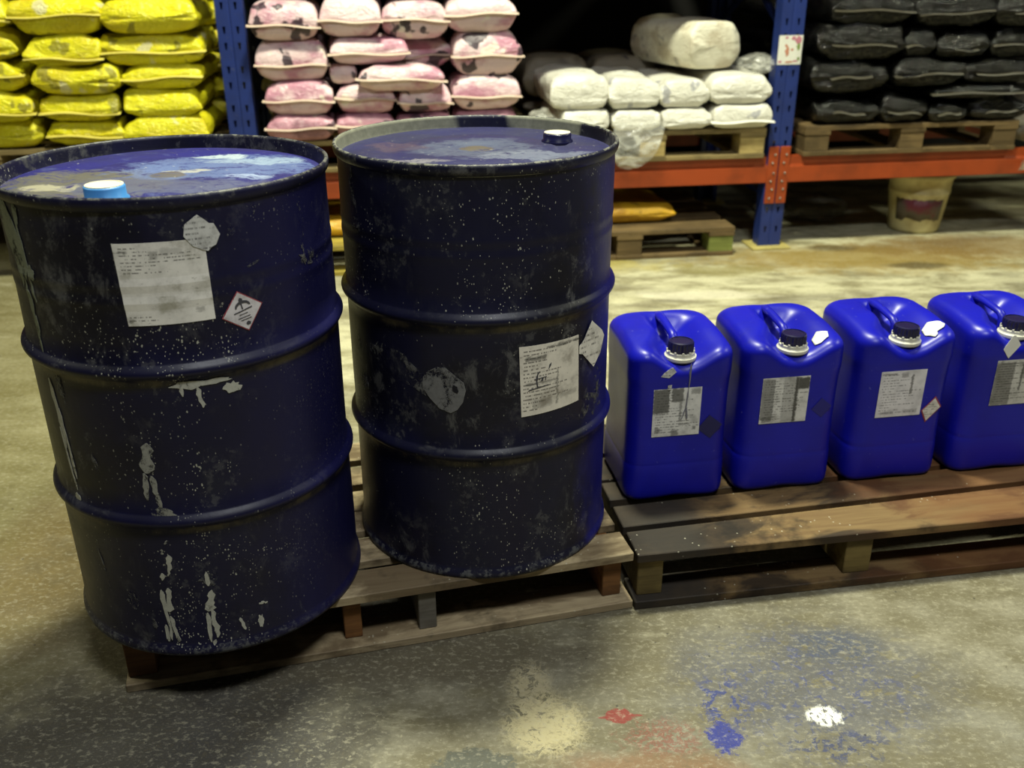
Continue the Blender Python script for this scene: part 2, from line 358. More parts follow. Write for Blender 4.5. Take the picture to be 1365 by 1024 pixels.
M['label_c2'] = label_material('smeared_label_streaked', (220, 219, 212), (70, 70, 66), 18, .5, .4, 11.2, (116, 114, 104), blocks=[(.0, .27, .1, .97, .65), (.45, .78, 0., 1., .35), (.70, .76, 0., 1., .95), (.76, 1., .72, .97, .95), (.04, .25, .03, .14, .7)])
M['label_c3'] = label_material('clean_white_label', (224, 222, 222), (96, 96, 98), 17, .5, .15, 13.9, (150, 148, 150), blocks=[(.03, .35, .92, .95, .8), (.45, .6, .85, .95, .5), (.68, .73, .48, .9, .75), (.1, .4, .06, .12, .4), (.6, .92, .06, .14, .4)])
M['label_c4'] = label_material('grimy_label', (204, 203, 194), (70, 70, 66), 18, .55, .5, 17.1, (104, 104, 92), blocks=[(.0, .42, .0, .95, .65), (.6, 1., .6, .9, .4), (.58, .63, .3, .9, .8)])
M['torn'] = label_material('torn_white_sticker', (200, 200, 196), (60, 60, 58), 7, .5, .6, 21.4, (112, 112, 108))
M['curl'] = label_material('curling_sticker', (222, 218, 208), (60, 56, 52), 9, .5, .5, 27.4, (120, 116, 104))
M['sticker'] = plain('blank_white_sticker', (224, 224, 214), .55, var=.05)
M['tag_red'] = plain('red_print', (150, 66, 74), .6)
M['tag_white'] = label_material('hazard_tag_face', (208, 204, 206), (90, 86, 90), 10, .0, .1, 31.2)
M['print'] = plain('black_print', (62, 62, 68), .7)
def worn_paint(name, rgb, cover, sc=26, rough=.65):
    n = N(name); c = n.coord('UV' if False else 'Object'); a = n.noise(n.vec('MULTIPLY', c, (1, 1, .6)), sc, 6, .75, .3); f = n.noise(c, 110, 4, .7)
    n.fin(n.mix(f, lin(tuple(v*.7 for v in rgb)), lin(rgb)), rough, spec=.3)
    tr = n.new('ShaderNodeBsdfTransparent'); mx = n.new('ShaderNodeMixShader')
    n.put(mx, 0, n.step(n.math('ADD', a, n.math('MULTIPLY', n.math('SUBTRACT', f, .5), .35)), .52-cover*.25, .66-cover*.25))
    n.t.links.new(tr.outputs[0], mx.inputs[1]); n.t.links.new(n.b.outputs[0], mx.inputs[2]); n.t.links.new(mx.outputs[0], n.out.inputs[0])
    return n.m
M['drip'] = worn_paint('dried_pale_paint', (190, 190, 178), .85, 40)
M['drip_thin'] = worn_paint('thin_pale_paint', (158, 158, 150), .45, 34)
M['drip_dim'] = worn_paint('rubbed_pale_paint', (104, 104, 104), .0)
M['drip_green'] = worn_paint('grey_green_paint', (134, 140, 122), .8, 22)
M['dribble'] = plain('grey_dribble', (112, 112, 124), .4)
M['smudge'] = worn_paint('grey_rub_mark', (124, 124, 124), .55, 30)
M['can'] = None
def can_material():
    n = N('blue_polyethylene'); c = n.coord(rnd=True); a = n.noise(c, 7, 4, .6); f = n.noise(c, 90, 3, .6)
    col = n.mix(n.step(a, .35, .7), lin((16, 20, 160)), lin((14, 17, 144)))
    col = n.mix(n.math('MULTIPLY', n.step(f, .68, .74), .35), col, lin((120, 120, 190)))
    col = n.mix(n.math('MULTIPLY', n.step(n.noise(n.vec('MULTIPLY', c, (1, 1, .5)), 13, 5, .7), .62, .75), .4), col, lin((36, 38, 120)))
    n.bump(n.math('ADD', a, n.math('MULTIPLY', f, .06)), .12, .006)
    return n.fin(col, n.math('ADD', .27, n.math('MULTIPLY', a, .2)), spec=.36)
M['can'] = can_material()
M['ghost'] = plain('blue_sticker_ghost', (17, 18, 118), .4)
M['ghost1'] = plain('dark_sticker_ghost', (16, 16, 80), .4)
M['can_cap'] = plain('dark_navy_cap', (26, 24, 60), .28)
M['can_ring'] = plain('off_white_ring', (205, 203, 185), .45)
M['wood1'] = wood_material('grey_pallet_wood', (178, 162, 128), (128, 112, 86), (74, 58, 38), .75, .4)
M['wood1b'] = wood_material('brown_pallet_block', (128, 88, 48), (86, 56, 32), (60, 42, 26), .5)
M['wood1g'] = wood_material('weathered_grey_block', (140, 136, 126), (96, 92, 84), (76, 70, 58), .5)
M['wood2'] = wood_material('oil_stained_wood', (120, 99, 64), (86, 62, 38), (38, 30, 23), .9, .5, .7, True)
M['wood2b'] = wood_material('olive_pallet_block', (126, 110, 64), (84, 70, 38), (54, 44, 26), .5)
M['wood_r'] = wood_material('dusty_pallet_wood', (150, 132, 88), (104, 90, 58), (70, 60, 40), .4)
M['wood_rb'] = wood_material('pale_pallet_block', (190, 170, 112), (140, 118, 70), (100, 84, 50), .35)
M['wood_y'] = wood_material('yellow_pallet_wood', (176, 158, 66), (128, 112, 46), (80, 70, 36), .4)
M['wood_g'] = wood_material('green_tinged_block', (150, 160, 84), (112, 122, 58), (84, 88, 44), .4)
M['wood_dk'] = wood_material('dark_pallet_wood', (122, 102, 68), (84, 68, 42), (56, 46, 30), .4)
def metal_paint(name, rgb, worn, amt):
    n = N(name); c = n.coord(); a = n.noise(c, 5, 5, .65); f = n.noise(c, 40, 4, .7)
    col = n.mix(n.step(a, .4, .7), lin(rgb), lin(tuple(v*.84 for v in rgb)))
    col = n.mix(n.math('MULTIPLY', n.step(f, .64, .7), amt), col, lin(worn))
    return n.fin(col, n.math('ADD', .34, n.math('MULTIPLY', a, .2)), spec=.45)
M['rack_blue'] = metal_paint('blue_rack_paint', (32, 50, 114), (96, 98, 108), .4)
M['rack_orange'] = metal_paint('orange_rack_paint', (158, 66, 26), (120, 60, 36), .4)
M['bolt'] = plain('zinc_bolt', (150, 146, 136), .35, .7)
M['plate'] = metal_paint('scuffed_yellow_plate', (190, 176, 104), (150, 60, 40), .6)
M['deck'] = plain('chipboard_shelf', (110, 96, 70), .8)
M['wall'] = plain('dark_wall', (16, 15, 13), .95)
M['yellow'] = sack_material('yellow_sack_film', (218, 210, 34), (204, 190, 28), (66, 58, 36), .6, .28, .8, (206, 200, 160))
M['yellow_old'] = sack_material('dull_yellow_sack', (205, 160, 34), (176, 130, 28), (70, 56, 28), .5, .45, .5)
M['pink'] = sack_material('pink_sack_film', (220, 194, 196), (184, 128, 148), (48, 34, 46), .95, .32, .5, (232, 222, 206))
M['pink_dark'] = sack_material('plum_pink_sack_film', (186, 134, 150), (128, 84, 98), (58, 40, 52), .85, .32, .5, (206, 190, 180))
M['white'] = sack_material('white_sack_film', (224, 222, 210), (206, 204, 192), (60, 66, 110), .5, .3, .7)
M['whitedust'] = sack_material('dusty_white_sack', (116, 108, 92), (84, 76, 62), (36, 36, 48), .8, .5, .5)
M['cream'] = sack_material('cream_sack_film', (218, 214, 194), (180, 170, 146), (90, 88, 92), .5, .4, .5)
M['black'] = sack_material('black_sack_film', (16, 16, 15), (11, 11, 11), (40, 38, 30), .4, .13, 1., (26, 25, 22))
M['seam_cream'] = plain('cream_crimp', (198, 176, 158), .5)
M['seam_yellow'] = plain('pale_yellow_crimp', (206, 192, 84), .5)
M['seam_white'] = plain('white_crimp', (232, 230, 218), .5)
M['seam_black'] = plain('greyish_crimp', (74, 70, 58), .35)
M['film'] = film_material('clear_stretch_film', .3)
M['film_dark'] = film_material('grimy_stretch_film', .5, (120, 116, 100))
M['bucket'] = None
def bucket_material():
    n = N('cream_bucket_plastic'); c = n.coord(); a = n.noise(c, 8, 4, .6)
    return n.fin(n.mix(n.step(a, .4, .7), lin((206, 196, 142)), lin((170, 156, 104))), .45)
M['bucket'] = bucket_material()
M['bucket_label'] = sack_material('bucket_label_print', (92, 84, 70), (110, 42, 56), (40, 34, 34), .8, .5, .1, (60, 66, 52))
M['leaf_print'] = plain('green_print', (120, 140, 70), .6)
M['flower_print'] = plain('magenta_print', (190, 122, 138), .6)
M['figure_print'] = plain('rust_print', (190, 130, 104), .6)

# ------------------------------------------------------------------ setting
bm = bmesh.new(); box(bm, -9, 9, -5, 8.2, -.12, 0)
tag(from_bm('floor', bm, M['floor']), kind='structure')

RACK_A = Vector((1.328, 4.74, 0)); RA = math.radians(8)
RU = Vector((math.cos(RA), math.sin(RA), 0)); RV = Vector((-math.sin(RA), math.cos(RA), 0))
def rk(s, t, z=0.): return RACK_A + RU*s + RV*t + Vector((0, 0, z))
bm = bmesh.new(); box(bm, -7.5, 6, 0, .12, 0, 3.6)
tag(from_bm('wall_back', bm, M['wall'], loc=rk(0, 2.3), rot=(0, 0, RA)), kind='structure')

# ------------------------------------------------------------------ pallet rack (local x = s, y = t)
rack = empty('pallet_rack', rk(0, 0), RA)
tag(rack, 'tall blue and orange steel pallet rack carrying the stacked sacks', 'rack')
def upright_mesh(h, wd=.115):
    bm = bmesh.new(); xs = [-wd/2, -.036, -.022, -.006, 0, .006, .022, .036, wd/2]
    ys = [0, 0, 0, 0, .004, 0, 0, 0, 0]
    zs = [.0]; z = .07; k = 0; holes = set(); z0 = 0
    while z+.035 < h:
        zs += [z, z+.030]; holes.add(len(zs)-2); z += .098 if k % 2 == 0 else .066; k += 1
    zs.append(h)
    g = [[bm.verts.new((x, y, zz)) for x, y in zip(xs, ys)] for zz in zs]
    for i in range(len(zs)-1):
        for j in range(len(xs)-1):
            if i in holes and j in (1, 6): continue
            bm.faces.new((g[i][j], g[i][j+1], g[i+1][j+1], g[i+1][j]))
    for i in holes:   # teardrop holes, narrower at the foot
        for j in (1, 6):
            g[i][j].co.x += .004; g[i][j+1].co.x -= .004
    for sx in (-wd/2, wd/2):
        a = [bm.verts.new((sx, .075, zz)) for zz in (0, h)]; b = [bm.verts.new((sx, 0, zz)) for zz in (0, h)]
        bm.faces.new((a[0], b[0], b[1], a[1]))
        c = [bm.verts.new((sx*.55, .075, zz)) for zz in (0, h)]
        bm.faces.new((a[0], c[0], c[1], a[1]))
    bmesh.ops.remove_doubles(bm, verts=bm.verts[:], dist=.0005)
    me = bpy.data.meshes.new('upright'); bm.to_mesh(me); bm.free(); me.materials.append(M['rack_blue'])
    return me
up_me = upright_mesh(2.3)
BAYS = [-5.11, -2.555, -.015, 2.54]
bm = bmesh.new(); box(bm, -.10, .10, -.045, .12, 0, .012, .003); plate_me = bpy.data.meshes.new('foot_plate'); bm.to_mesh(plate_me); bm.free()
plate_me.materials.append(M['plate'])
bm = bmesh.new(); box(bm, -.012, .012, 0, 1.02, -.012, .012); brace_me = bpy.data.meshes.new('brace'); bm.to_mesh(brace_me); bm.free()
brace_me.materials.append(M['rack_blue'])
main_up = None
for s in BAYS:
    for t, rz in ((0, 0), (1.05, math.pi)):
        o = link('upright', up_me, None, rack, loc=(s, t, .012), rot=(0, 0, rz))
        if s == BAYS[2] and t == 0: main_up = o
        link('foot_plate', plate_me, None, o, loc=(0, 0, -.012))
        mod = o.modifiers.new('thick', 'SOLIDIFY'); mod.thickness = .003; mod.offset = 0
    for z, dz in ((.25, 0.0), (1.0, .5), (1.5, -.5)):
        b = link('brace', brace_me, None, rack, loc=(s, .04, z)); b.rotation_euler = (math.atan2(dz, .97), 0, 0)
def beam_mesh(L, h=.127):
    prof = [(0, 0), (0, h*.62), (.012, h*.68), (.012, h), (.05, h), (.05, 0)]   # (y, z) stepped box beam
    bm = bmesh.new(); r = [[bm.verts.new((x, y, z)) for y, z in prof] for x in (0, L)]
    n = len(prof)
    for i in range(n): bm.faces.new((r[0][i], r[0][(i+1) % n], r[1][(i+1) % n], r[1][i]))
    bm.faces.new(r[0]); bm.faces.new(r[1][::-1])
    bmesh.ops.recalc_face_normals(bm, faces=bm.faces[:])
    bmesh.ops.bevel(bm, geom=[e for e in bm.edges if e.calc_length() > .5], offset=.003, segments=2, affect='EDGES')
    me = bpy.data.meshes.new('beam'); bm.to_mesh(me); bm.free(); me.materials.append(M['rack_orange']); return me
bm = bmesh.new(); box(bm, -.026, .026, -.006, 0, -.14, .14, .002)
conn_me = bpy.data.meshes.new('connector'); bm.to_mesh(conn_me); bm.free(); conn_me.materials.append(M['rack_orange'])
bm = bmesh.new(); lathe(bm, [(.0055, 0), (.0055, .004), (.003, .006)], 8, True, True)
bmesh.ops.rotate(bm, verts=bm.verts[:], cent=(0, 0, 0), matrix=Matrix.Rotation(math.pi/2, 3, 'X'))
bolt_me = bpy.data.meshes.new('bolt'); bm.to_mesh(bolt_me); bm.free(); bolt_me.materials.append(M['bolt'])
beams = {}
for a, b in zip(BAYS, BAYS[1:]):
    L = b-a-.108; me = beam_mesh(L)
    for zb in (.335, 1.37):
        for t in (-.012, 1.014):
            o = link('beam', me, None, rack, loc=(a+.054, t, zb))
            if t < 0:
                for x in (-.025, L+.025):
                    c = link('connector', conn_me, None, o, loc=(x, 0.002, .037))
                    if zb < 1:      # sub-part level ends here: the bolts belong to the connector plate's beam
                        for k, zz in enumerate((-.115, -.07, -.03, .01, .06, .1)):
                            link('bolt', bolt_me, None, o, loc=(x+(.006 if k % 2 else -.004), -.004, .037+zz))
            else:
                for x in (-.025, L+.025): link('connector', conn_me, None, o, loc=(x, .056, .037))
    bm = bmesh.new(); box(bm, a+.06, b-.06, .0, 2.25, 1.498, 1.52)  # unseen upper shelf, set low and run far back to shade sacks and wall
    from_bm('shelf_panel', bm, M['deck'], rack)
# paper notice taped to the upright
bm = bmesh.new(); box(bm, -.058, .058, -.0025, -.001, -.065, .065)
st = from_bm('notice', bm, M['sticker'], main_up, loc=(0, -.001, .945))
st['label'] = 'white printed notice taped round the blue upright'
def blob(bm, cx, cz, rx, rz, y, seed, n=14, jag=.3):
    rnd = random.Random(seed); vs = []
    for i in range(n):
        a = 2*math.pi*i/n; r = 1+jag*(rnd.random()-.5)*2
        vs.append(bm.verts.new((cx+rx*r*math.cos(a), y, cz+rz*r*math.sin(a))))
    f = bm.faces.new(vs); e = bmesh.ops.extrude_face_region(bm, geom=[f])
    for v in e['geom']:
        if isinstance(v, bmesh.types.BMVert): v.co.y += .0006
for nm, lst, mt in (('flower_print', [(.036, .045, .018, .016), (-.02, .055, .008, .006), (.012, .052, .01, .007), (-.045, -.052, .008, .006), (.03, -.05, .012, .005)], 'flower_print'),
                    ('leaf_print', [(.04, .016, .009, .016), (.046, -.04, .006, .01)], 'leaf_print'),
                    ('figure_print', [(-.014, -.004, .010, .022), (-.02, .02, .006, .008), (.0, -.054, .02, .004), (.01, .002, .006, .006)], 'figure_print')):
    bm = bmesh.new()
    for k, q in enumerate(lst): blob(bm, *q, -.0032, k+3)
    o = from_bm(nm, bm, M[mt], main_up, loc=(0, -.001, .945))

# ------------------------------------------------------------------ pallets
def board(name, x0, x1, y0, y1, z0, z1, mat, parent, y0b=None, y1b=None, bev=.002):
    """a plank of its own; y0b/y1b give the right end when the plank lies askew"""
    if y0b is None: y0b, y1b = y0, y1
    cx, cy, cz = (x0+x1)/2, (y0+y1)/2, (z0+z1)/2
    bm = bmesh.new(); box(bm, x0-cx, x1-cx, 0, 1, z0-cz, z1-cz)
    for v in bm.verts:
        right = v.co.x > 0; back = v.co.y > .5
        v.co.y = ((y1b if right else y1) if back else (y0b if right else y0)) - cy
    bmesh.ops.bevel(bm, geom=bm.edges[:], offset=bev, segments=1, affect='EDGES')
    return from_bm(name, bm, mat, parent, loc=(cx, cy, cz))
# pallet under the two drums
p1 = empty('wooden_pallet', (-.793, 1.535, 0), math.radians(14.3))
tag(p1, 'worn grey-brown wooden pallet carrying the two navy drums', 'pallet', 'stringer pallets in the aisle')
for k, (a, b) in enumerate([(0, .092), (.125, .218), (.25, .338), (.347, .435), (.47, .56), (.6, .70)]):
    board('deck_board', 0, 1.10, a, b, .122, .144-.0005*(k % 3), M['wood1'], p1)
for k, (a, b) in enumerate([(0.005, .062), (.448, .486), (.609, .648), (1.036, 1.080)]):
    board('stringer', a, b, .012+.01*(k % 2), .69, .020, .122, M['wood1g' if k == 2 else 'wood1b'], p1)
for a, b in [(-.01, .085), (.30, .39), (.61, .70)]:
    board('bottom_board', 0, 1.10, a, b, 0, .020, M['wood1'], p1)
# pallet under the jerrycans
p2 = empty('wooden_pallet', (.277, 1.80, 0), math.radians(9.2))
tag(p2, 'oil-stained wooden pallet carrying the row of blue jerrycans', 'pallet', 'stringer pallets in the aisle')
for k, (a, b, c, d) in enumerate([(0, .098, .0, .14), (.112, .205, .155, .25), (.235, .32, .27, .345), (.335, .45, .36, .46), (.475, .645, .48, .645)]):
    board('deck_board', .0 if k else .004, 1.2, a, b, .122 if k else .119, .146 if k else .141, M['wood2'], p2, c, d)
for k, (a, b) in enumerate([(.01, .07), (.518, .585), (1.09, 1.155)]):
    board('stringer', a, b, .012, .635, .022, .12, M['wood2b'], p2)
for a, b in [(-.012, .085), (.28, .37), (.555, .645)]:
    board('bottom_board', .0, 1.2, a, b, 0, .022, M['wood2'], p2)
# block pallets in the rack
def block_pallet(s0, t0, z0, W, label, wm, bmats, D=1.0, deck=5):
    p = empty('wooden_pallet', rk(s0, t0, z0), RA); tag(p, label, 'pallet', 'block pallets in the rack')
    for k in range(deck):
        wd = .145; y = k*(D-wd)/(deck-1); board('deck_board', 0, W, y, y+wd, .122, .144, wm, p)
    for x in (0, W/2-.065, W-.13):
        board('stringer_board', x, x+.13, 0, D, .100, .122, wm, p)
        board('bottom_board', x, x+.13, 0, D, 0, .022, wm, p)
    for i, x in enumerate((0.004, W/2-.061, W-.126)):
        for y in (.004, D/2-.06, D-.124):
            board('block', x, x+.122, y, y+.12, .022, .100, bmats[i], p)
    board('bottom_board', 0.131, W/2-.066, 0.001, .099, 0, .021, wm, p); board('bottom_board', W/2+.066, W-.131, 0.001, .099, 0, .021, wm, p)
    return p
Z1 = .4625
block_pallet(-1.22, -.03, Z1, 1.12, 'dusty wooden pallet on the beam under the white sacks', M['wood_r'], [M['wood_rb']]*3)
block_pallet(-2.45, -.03, Z1, 1.13, 'wooden pallet on the beam under the pink sacks', M['wood_r'], [M['wood_r']]*3)
block_pallet(.10, -.03, Z1, 1.12, 'dark brown wooden pallet on the beam under the black sacks', M['wood_dk'], [M['wood_dk']]*3)
block_pallet(-3.72, -.03, Z1, 1.08, 'wooden pallet on the beam under the yellow sacks', M['wood_r'], [M['wood_r']]*3)
block_pallet(-1.30, -.10, 0, 1.06, 'wooden pallet with a greenish block on the floor under the orange beam', M['wood_dk'], [M['wood_dk'], M['wood_dk'], M['wood_g']])
block_pallet(-2.44, -.14, 0, 1.05, 'yellowish wooden pallet on the floor seen between the two drums', M['wood_y'], [M['wood_y']]*3)

# ------------------------------------------------------------------ steel drums
DR, DH = .2855, .8895
DENT = {}
def dent(x, y, z, seed):
    return noise.noise(Vector((x*5+seed, y*5, z*4)))*.0018 if .03 < z < .86 else 0
def bead(z):
    return sum(.0013*max(0, 1-abs(z-zc)/.0125) for zc in (.715, .745))
def drum_profile():
    p = [(.262, .008), (.283, .006), (.291, .0), (.2925, .006), (.2915, .014), (.287, .020), (DR, .028)]
    def hoop(zc):
        out = []
        for k in range(-6, 7):
            a = k/6; out.append((DR+.0115*math.cos(a*math.pi/2)**1.15, zc+a*.0165))
        return out
    p += [(DR, .1), (DR, .2), (DR, .25)] + hoop(.298) + [(DR, .36), (DR, .43), (DR, .5), (DR, .55)] + hoop(.590) + [(DR, .645), (DR, .69)]
    for zc in (.715, .745):
        p += [(DR, zc-.012), (DR+.0009, zc-.005), (DR+.0013, zc), (DR+.0009, zc+.005), (DR, zc+.012)]
    p += [(DR, .8), (DR, .84), (DR, .865), (.287, .872)]
    return p
def drum(loc, label, dm, cm, lm, seed):
    root = empty('steel_drum', loc); DENT[root.name] = seed; tag(root, label, 'drum', 'navy steel drums on the pallet')
    bm = bmesh.new(); lathe(bm, drum_profile(), 96, True)
    for v in bm.verts:
        r = math.hypot(v.co.x, v.co.y)
        if r > .28 and .03 < v.co.z < .86:
            d = dent(v.co.x, v.co.y, v.co.z, seed)
            v.co.x *= 1+d/r; v.co.y *= 1+d/r
    from_bm('shell', bm, dm, root, True)
    bm = bmesh.new()   # rolled top chime with its inner wall
    lathe(bm, [(.2862, .866), (.2905, .870), (.2925, .876), (.2932, .882), (.2920, .8875), (.2890, .8895), (.2858, .8875), (.2845, .882), (.2835, .868), (.2815, .861)], 96)
    from_bm('top_chime', bm, cm, root, True)
    bm = bmesh.new()
    prof = [(.2825, .8615), (.270, .8625), (.262, .866), (.20, .8665), (.19, .8635), (.17, .8635), (.16, .8665), (.06, .867), (.052, .8645), (.03, .864), (.024, .866), (.001, .8665)]
    lathe(bm, prof, 96, False, True); from_bm('lid', bm, lm, root, True)
    return root
def cyl_map(u, z, off, seed=None, R=DR):
    a = u/R; r = R+off
    if seed is not None: r += dent(R*math.sin(a), -R*math.cos(a), z, seed) + bead(z)
    return Vector((r*math.sin(a), -r*math.cos(a), z))
def inpoly_tess(poly, step=.012):
    bm = bmesh.new(); bm.faces.new([bm.verts.new((x, 0, z)) for x, z in poly])
    xs = [p[0] for p in poly]; x = min(xs)+step
    while x < max(xs)-1e-4:
        bmesh.ops.bisect_plane(bm, geom=bm.verts[:]+bm.edges[:]+bm.faces[:], plane_co=(x, 0, 0), plane_no=(1, 0, 0)); x += step
    zs = [p[1] for p in poly]
    for zc in (.7025, .7075, .715, .7225, .7275, .7325, .7375, .745, .7525, .7575):
        if min(zs) < zc < max(zs): bmesh.ops.bisect_plane(bm, geom=bm.verts[:]+bm.edges[:]+bm.faces[:], plane_co=(0, 0, zc), plane_no=(0, 0, 1))
    bmesh.ops.triangulate(bm, faces=bm.faces[:])
    return bm
def wrap(parent, name, polys, mat, off=.0012, label=None, curl=None, flat=None, zoff=0.):
    """thin paper or paint patches laid round the drum (or flat on a can face: flat = y of that face)"""
    allx = [p[0] for q in polys for p in q]; allz = [p[1] for q in polys for p in q]
    x0, x1, z0, z1 = min(allx), max(allx), min(allz), max(allz)
    out = bmesh.new(); uvl = out.loops.layers.uv.new('uv'); rt = parent
    while rt.parent: rt = rt.parent
    sd = DENT.get(rt.name)
    for q in polys:
        b = inpoly_tess(q) if flat is None else inpoly_tess(q, .05)
        b.verts.ensure_lookup_table(); m_ = {}
        for v in b.verts: m_[v] = (v.co.x, v.co.z, out.verts.new(cyl_map(v.co.x, v.co.z, off + (curl(v.co.x, v.co.z) if curl else 0), sd) if flat is None else (v.co.x, flat-off, v.co.z+zoff)))
        for f in b.faces:
            try: nf = out.faces.new([m_[v][2] for v in f.verts])
            except ValueError: continue
            for l, v in zip(nf.loops, f.verts): l[uvl].uv = ((m_[v][0]-x0)/(x1-x0), (m_[v][1]-z0)/(z1-z0))
        b.free()
    me = bpy.data.meshes.new(name); out.to_mesh(me); out.free()
    o = link(name, me, mat, parent)
    if label: o['label'] = label
    # make faces look outwards and give the patch a little thickness
    mod = o.modifiers.new('thick', 'SOLIDIFY'); mod.thickness = .0006; mod.offset = 0
    return o
def rag(cx, cz, rx, rz, seed, n=18, jag=.25, rot=0.):
    rnd = random.Random(seed); out = []
    for i in range(n):
        a = 2*math.pi*i/n; r = 1+jag*(rnd.random()*2-1)
        x, z = rx*r*math.cos(a), rz*r*math.sin(a)
        out.append((cx+x*math.cos(rot)-z*math.sin(rot), cz+x*math.sin(rot)+z*math.cos(rot)))
    return out
def drip(x0, z0, x1, z1, w0, w1, seed, n=9, wob=.35):
    """a run of paint from (x0,z0) down to (x1,z1)"""
    rnd = random.Random(seed); L, Rr = [], []
    for i in range(n):
        t = i/(n-1); x = x0+(x1-x0)*t+rnd.uniform(-1, 1)*w0*wob*.5; z = z0+(z1-z0)*t
        wd = (w0+(w1-w0)*t)*(1+wob*rnd.uniform(-1, 1))*(.25 if i in (0, n-1) else 1)
        L.append((x-wd/2, z)); Rr.append((x+wd/2, z))
    return L+Rr[::-1]
def cap(parent, loc, r, h, side, top, nm='bung_cap'):
    bm = bmesh.new(); lathe(bm, [(r*1.12, 0), (r*1.12, .006), (r, .009), (r, h-.003), (r*.95, h)], 40, True, True)
    o = from_bm(nm, bm, side, parent, True, loc)
    for p in o.data.polygons: p.use_smooth = len(p.vertices) < 10
    bm = bmesh.new(); lathe(bm, [(r*.93, h), (r*.92, h+.0015), (r*.82, h+.002), (r*.8, h+.0008)], 40, False, True)
    from_bm('cap_disc', bm, top, o)
    return o
D1 = drum((-.6304, 1.7592, .144), 'navy steel drum with white paint runs and a pale blue bung cap', M['drum1'], M['chime1'], M['lid1'], 1.)
D2 = drum((-.0711, 2.0028, .144), 'navy steel drum with a grey rub mark and dark bung, beside the jerrycans', M['drum2'], M['chime2'], M['lid2'], 5.)
cap(D1, (-.036, -.196, .863), .033, .027, M['cap_blue'], M['cap_cream'])['label'] = 'light blue bung cap with a cream top'
cap(D2, (.170, .068, .863), .030, .022, M['cap_navy'], M['cap_cream'])['label'] = 'navy bung cap with a cream top'
# paper and paint on the left drum
wrap(D1, 'paper_label', [[(-.003, .816), (.139, .816), (.140, .677), (.002, .677)]], M['label_d1'], label='large grimy printed paper label')
wrap(D1, 'torn_sticker', [[(.108, .822), (.112, .841), (.122, .848), (.133, .855), (.143, .846), (.150, .839), (.157, .838), (.165, .819), (.157, .803), (.150, .800), (.143, .794), (.134, .797), (.120, .805)]], M['torn'], .0024, 'torn white sticker over the corner of the label')
def diamond(cx, cz, a, rot=0.):
    return [(cx+a*math.cos(rot+k*math.pi/2), cz+a*math.sin(rot+k*math.pi/2)) for k in range(4)]
dx, dz, dr = .187, .681, .18
tg = wrap(D1, 'hazard_tag', [diamond(dx, dz, .0375, dr)], M['tag_red'], .0012, 'red edged white hazard diamond')
wrap(tg, 'tag_face', [diamond(dx, dz, .0350, dr)], M['tag_white'], .0018)
wrap(tg, 'tag_line', [[(dx-.031, dz-.0055), (dx-.030, dz-.0065), (dx-.0295, dz-.006)]], M['tag_red'], .002)
def rot2(pts, cx, cz, a):
    return [(cx+x*math.cos(a)-z*math.sin(a), cz+x*math.sin(a)+z*math.cos(a)) for x, z in pts]
sym = []
arc = [(.014*math.cos(t), .004+.011*math.sin(t)) for t in [math.pi*k/8 for k in range(9)]]
inn = [(.011*math.cos(t), .004+.006*math.sin(t)) for t in [math.pi*k/8 for k in range(8, -1, -1)]]
sym.append(rot2(arc+inn, dx+.001, dz+.004, dr))
sym.append(rot2([(-.003, .012), (.004, .012), (.004, .020), (.0, .023), (-.003, .019)], dx, dz+.002, dr))
sym.append(rot2([(-.0012, .004), (.0012, .004), (.0012, .014), (-.0012, .014)], dx, dz, dr))
sym.append(rot2([(-.0165, -.001), (.017, .0012), (.017, .0034), (-.0165, .0008)], dx, dz, dr))
for k, (a, b, zz) in enumerate([(-.008, .007, -.0055), (-.012, .010, -.0115), (-.008, .011, -.016)]):
    sym.append(rot2([(a, zz), (b, zz), (b, zz+.0011), (a, zz+.0011)], dx, dz, dr))
sym.append(rot2([(-.002, -.026), (.0045, -.026), (.0055, -.022), (.001, -.0195), (-.003, -.022)], dx+.002, dz, dr))
wrap(tg, 'tag_symbol', sym, M['print'], .0024)
for q in [[(-.26, .870), (-.226, .866), (-.205, .835), (-.19, .795), (-.188, .755), (-.197, .735), (-.205, .748), (-.215, .72), (-.225, .755), (-.24, .78), (-.262, .82)],
     drip(-.196, .86, -.181, .70, .006, .005, 4), rag(-.190, .85, .007, .022, 8), rag(-.178, .752, .008, .012, 2), rag(-.2, .69, .006, .025, 5),
     drip(-.205, .74, -.196, .60, .008, .004, 12), rag(-.195, .655, .004, .018, 3)]:
    wrap(D1, 'paint_smear', [q], M['drip_green'], .0012, 'grey-green dried paint')
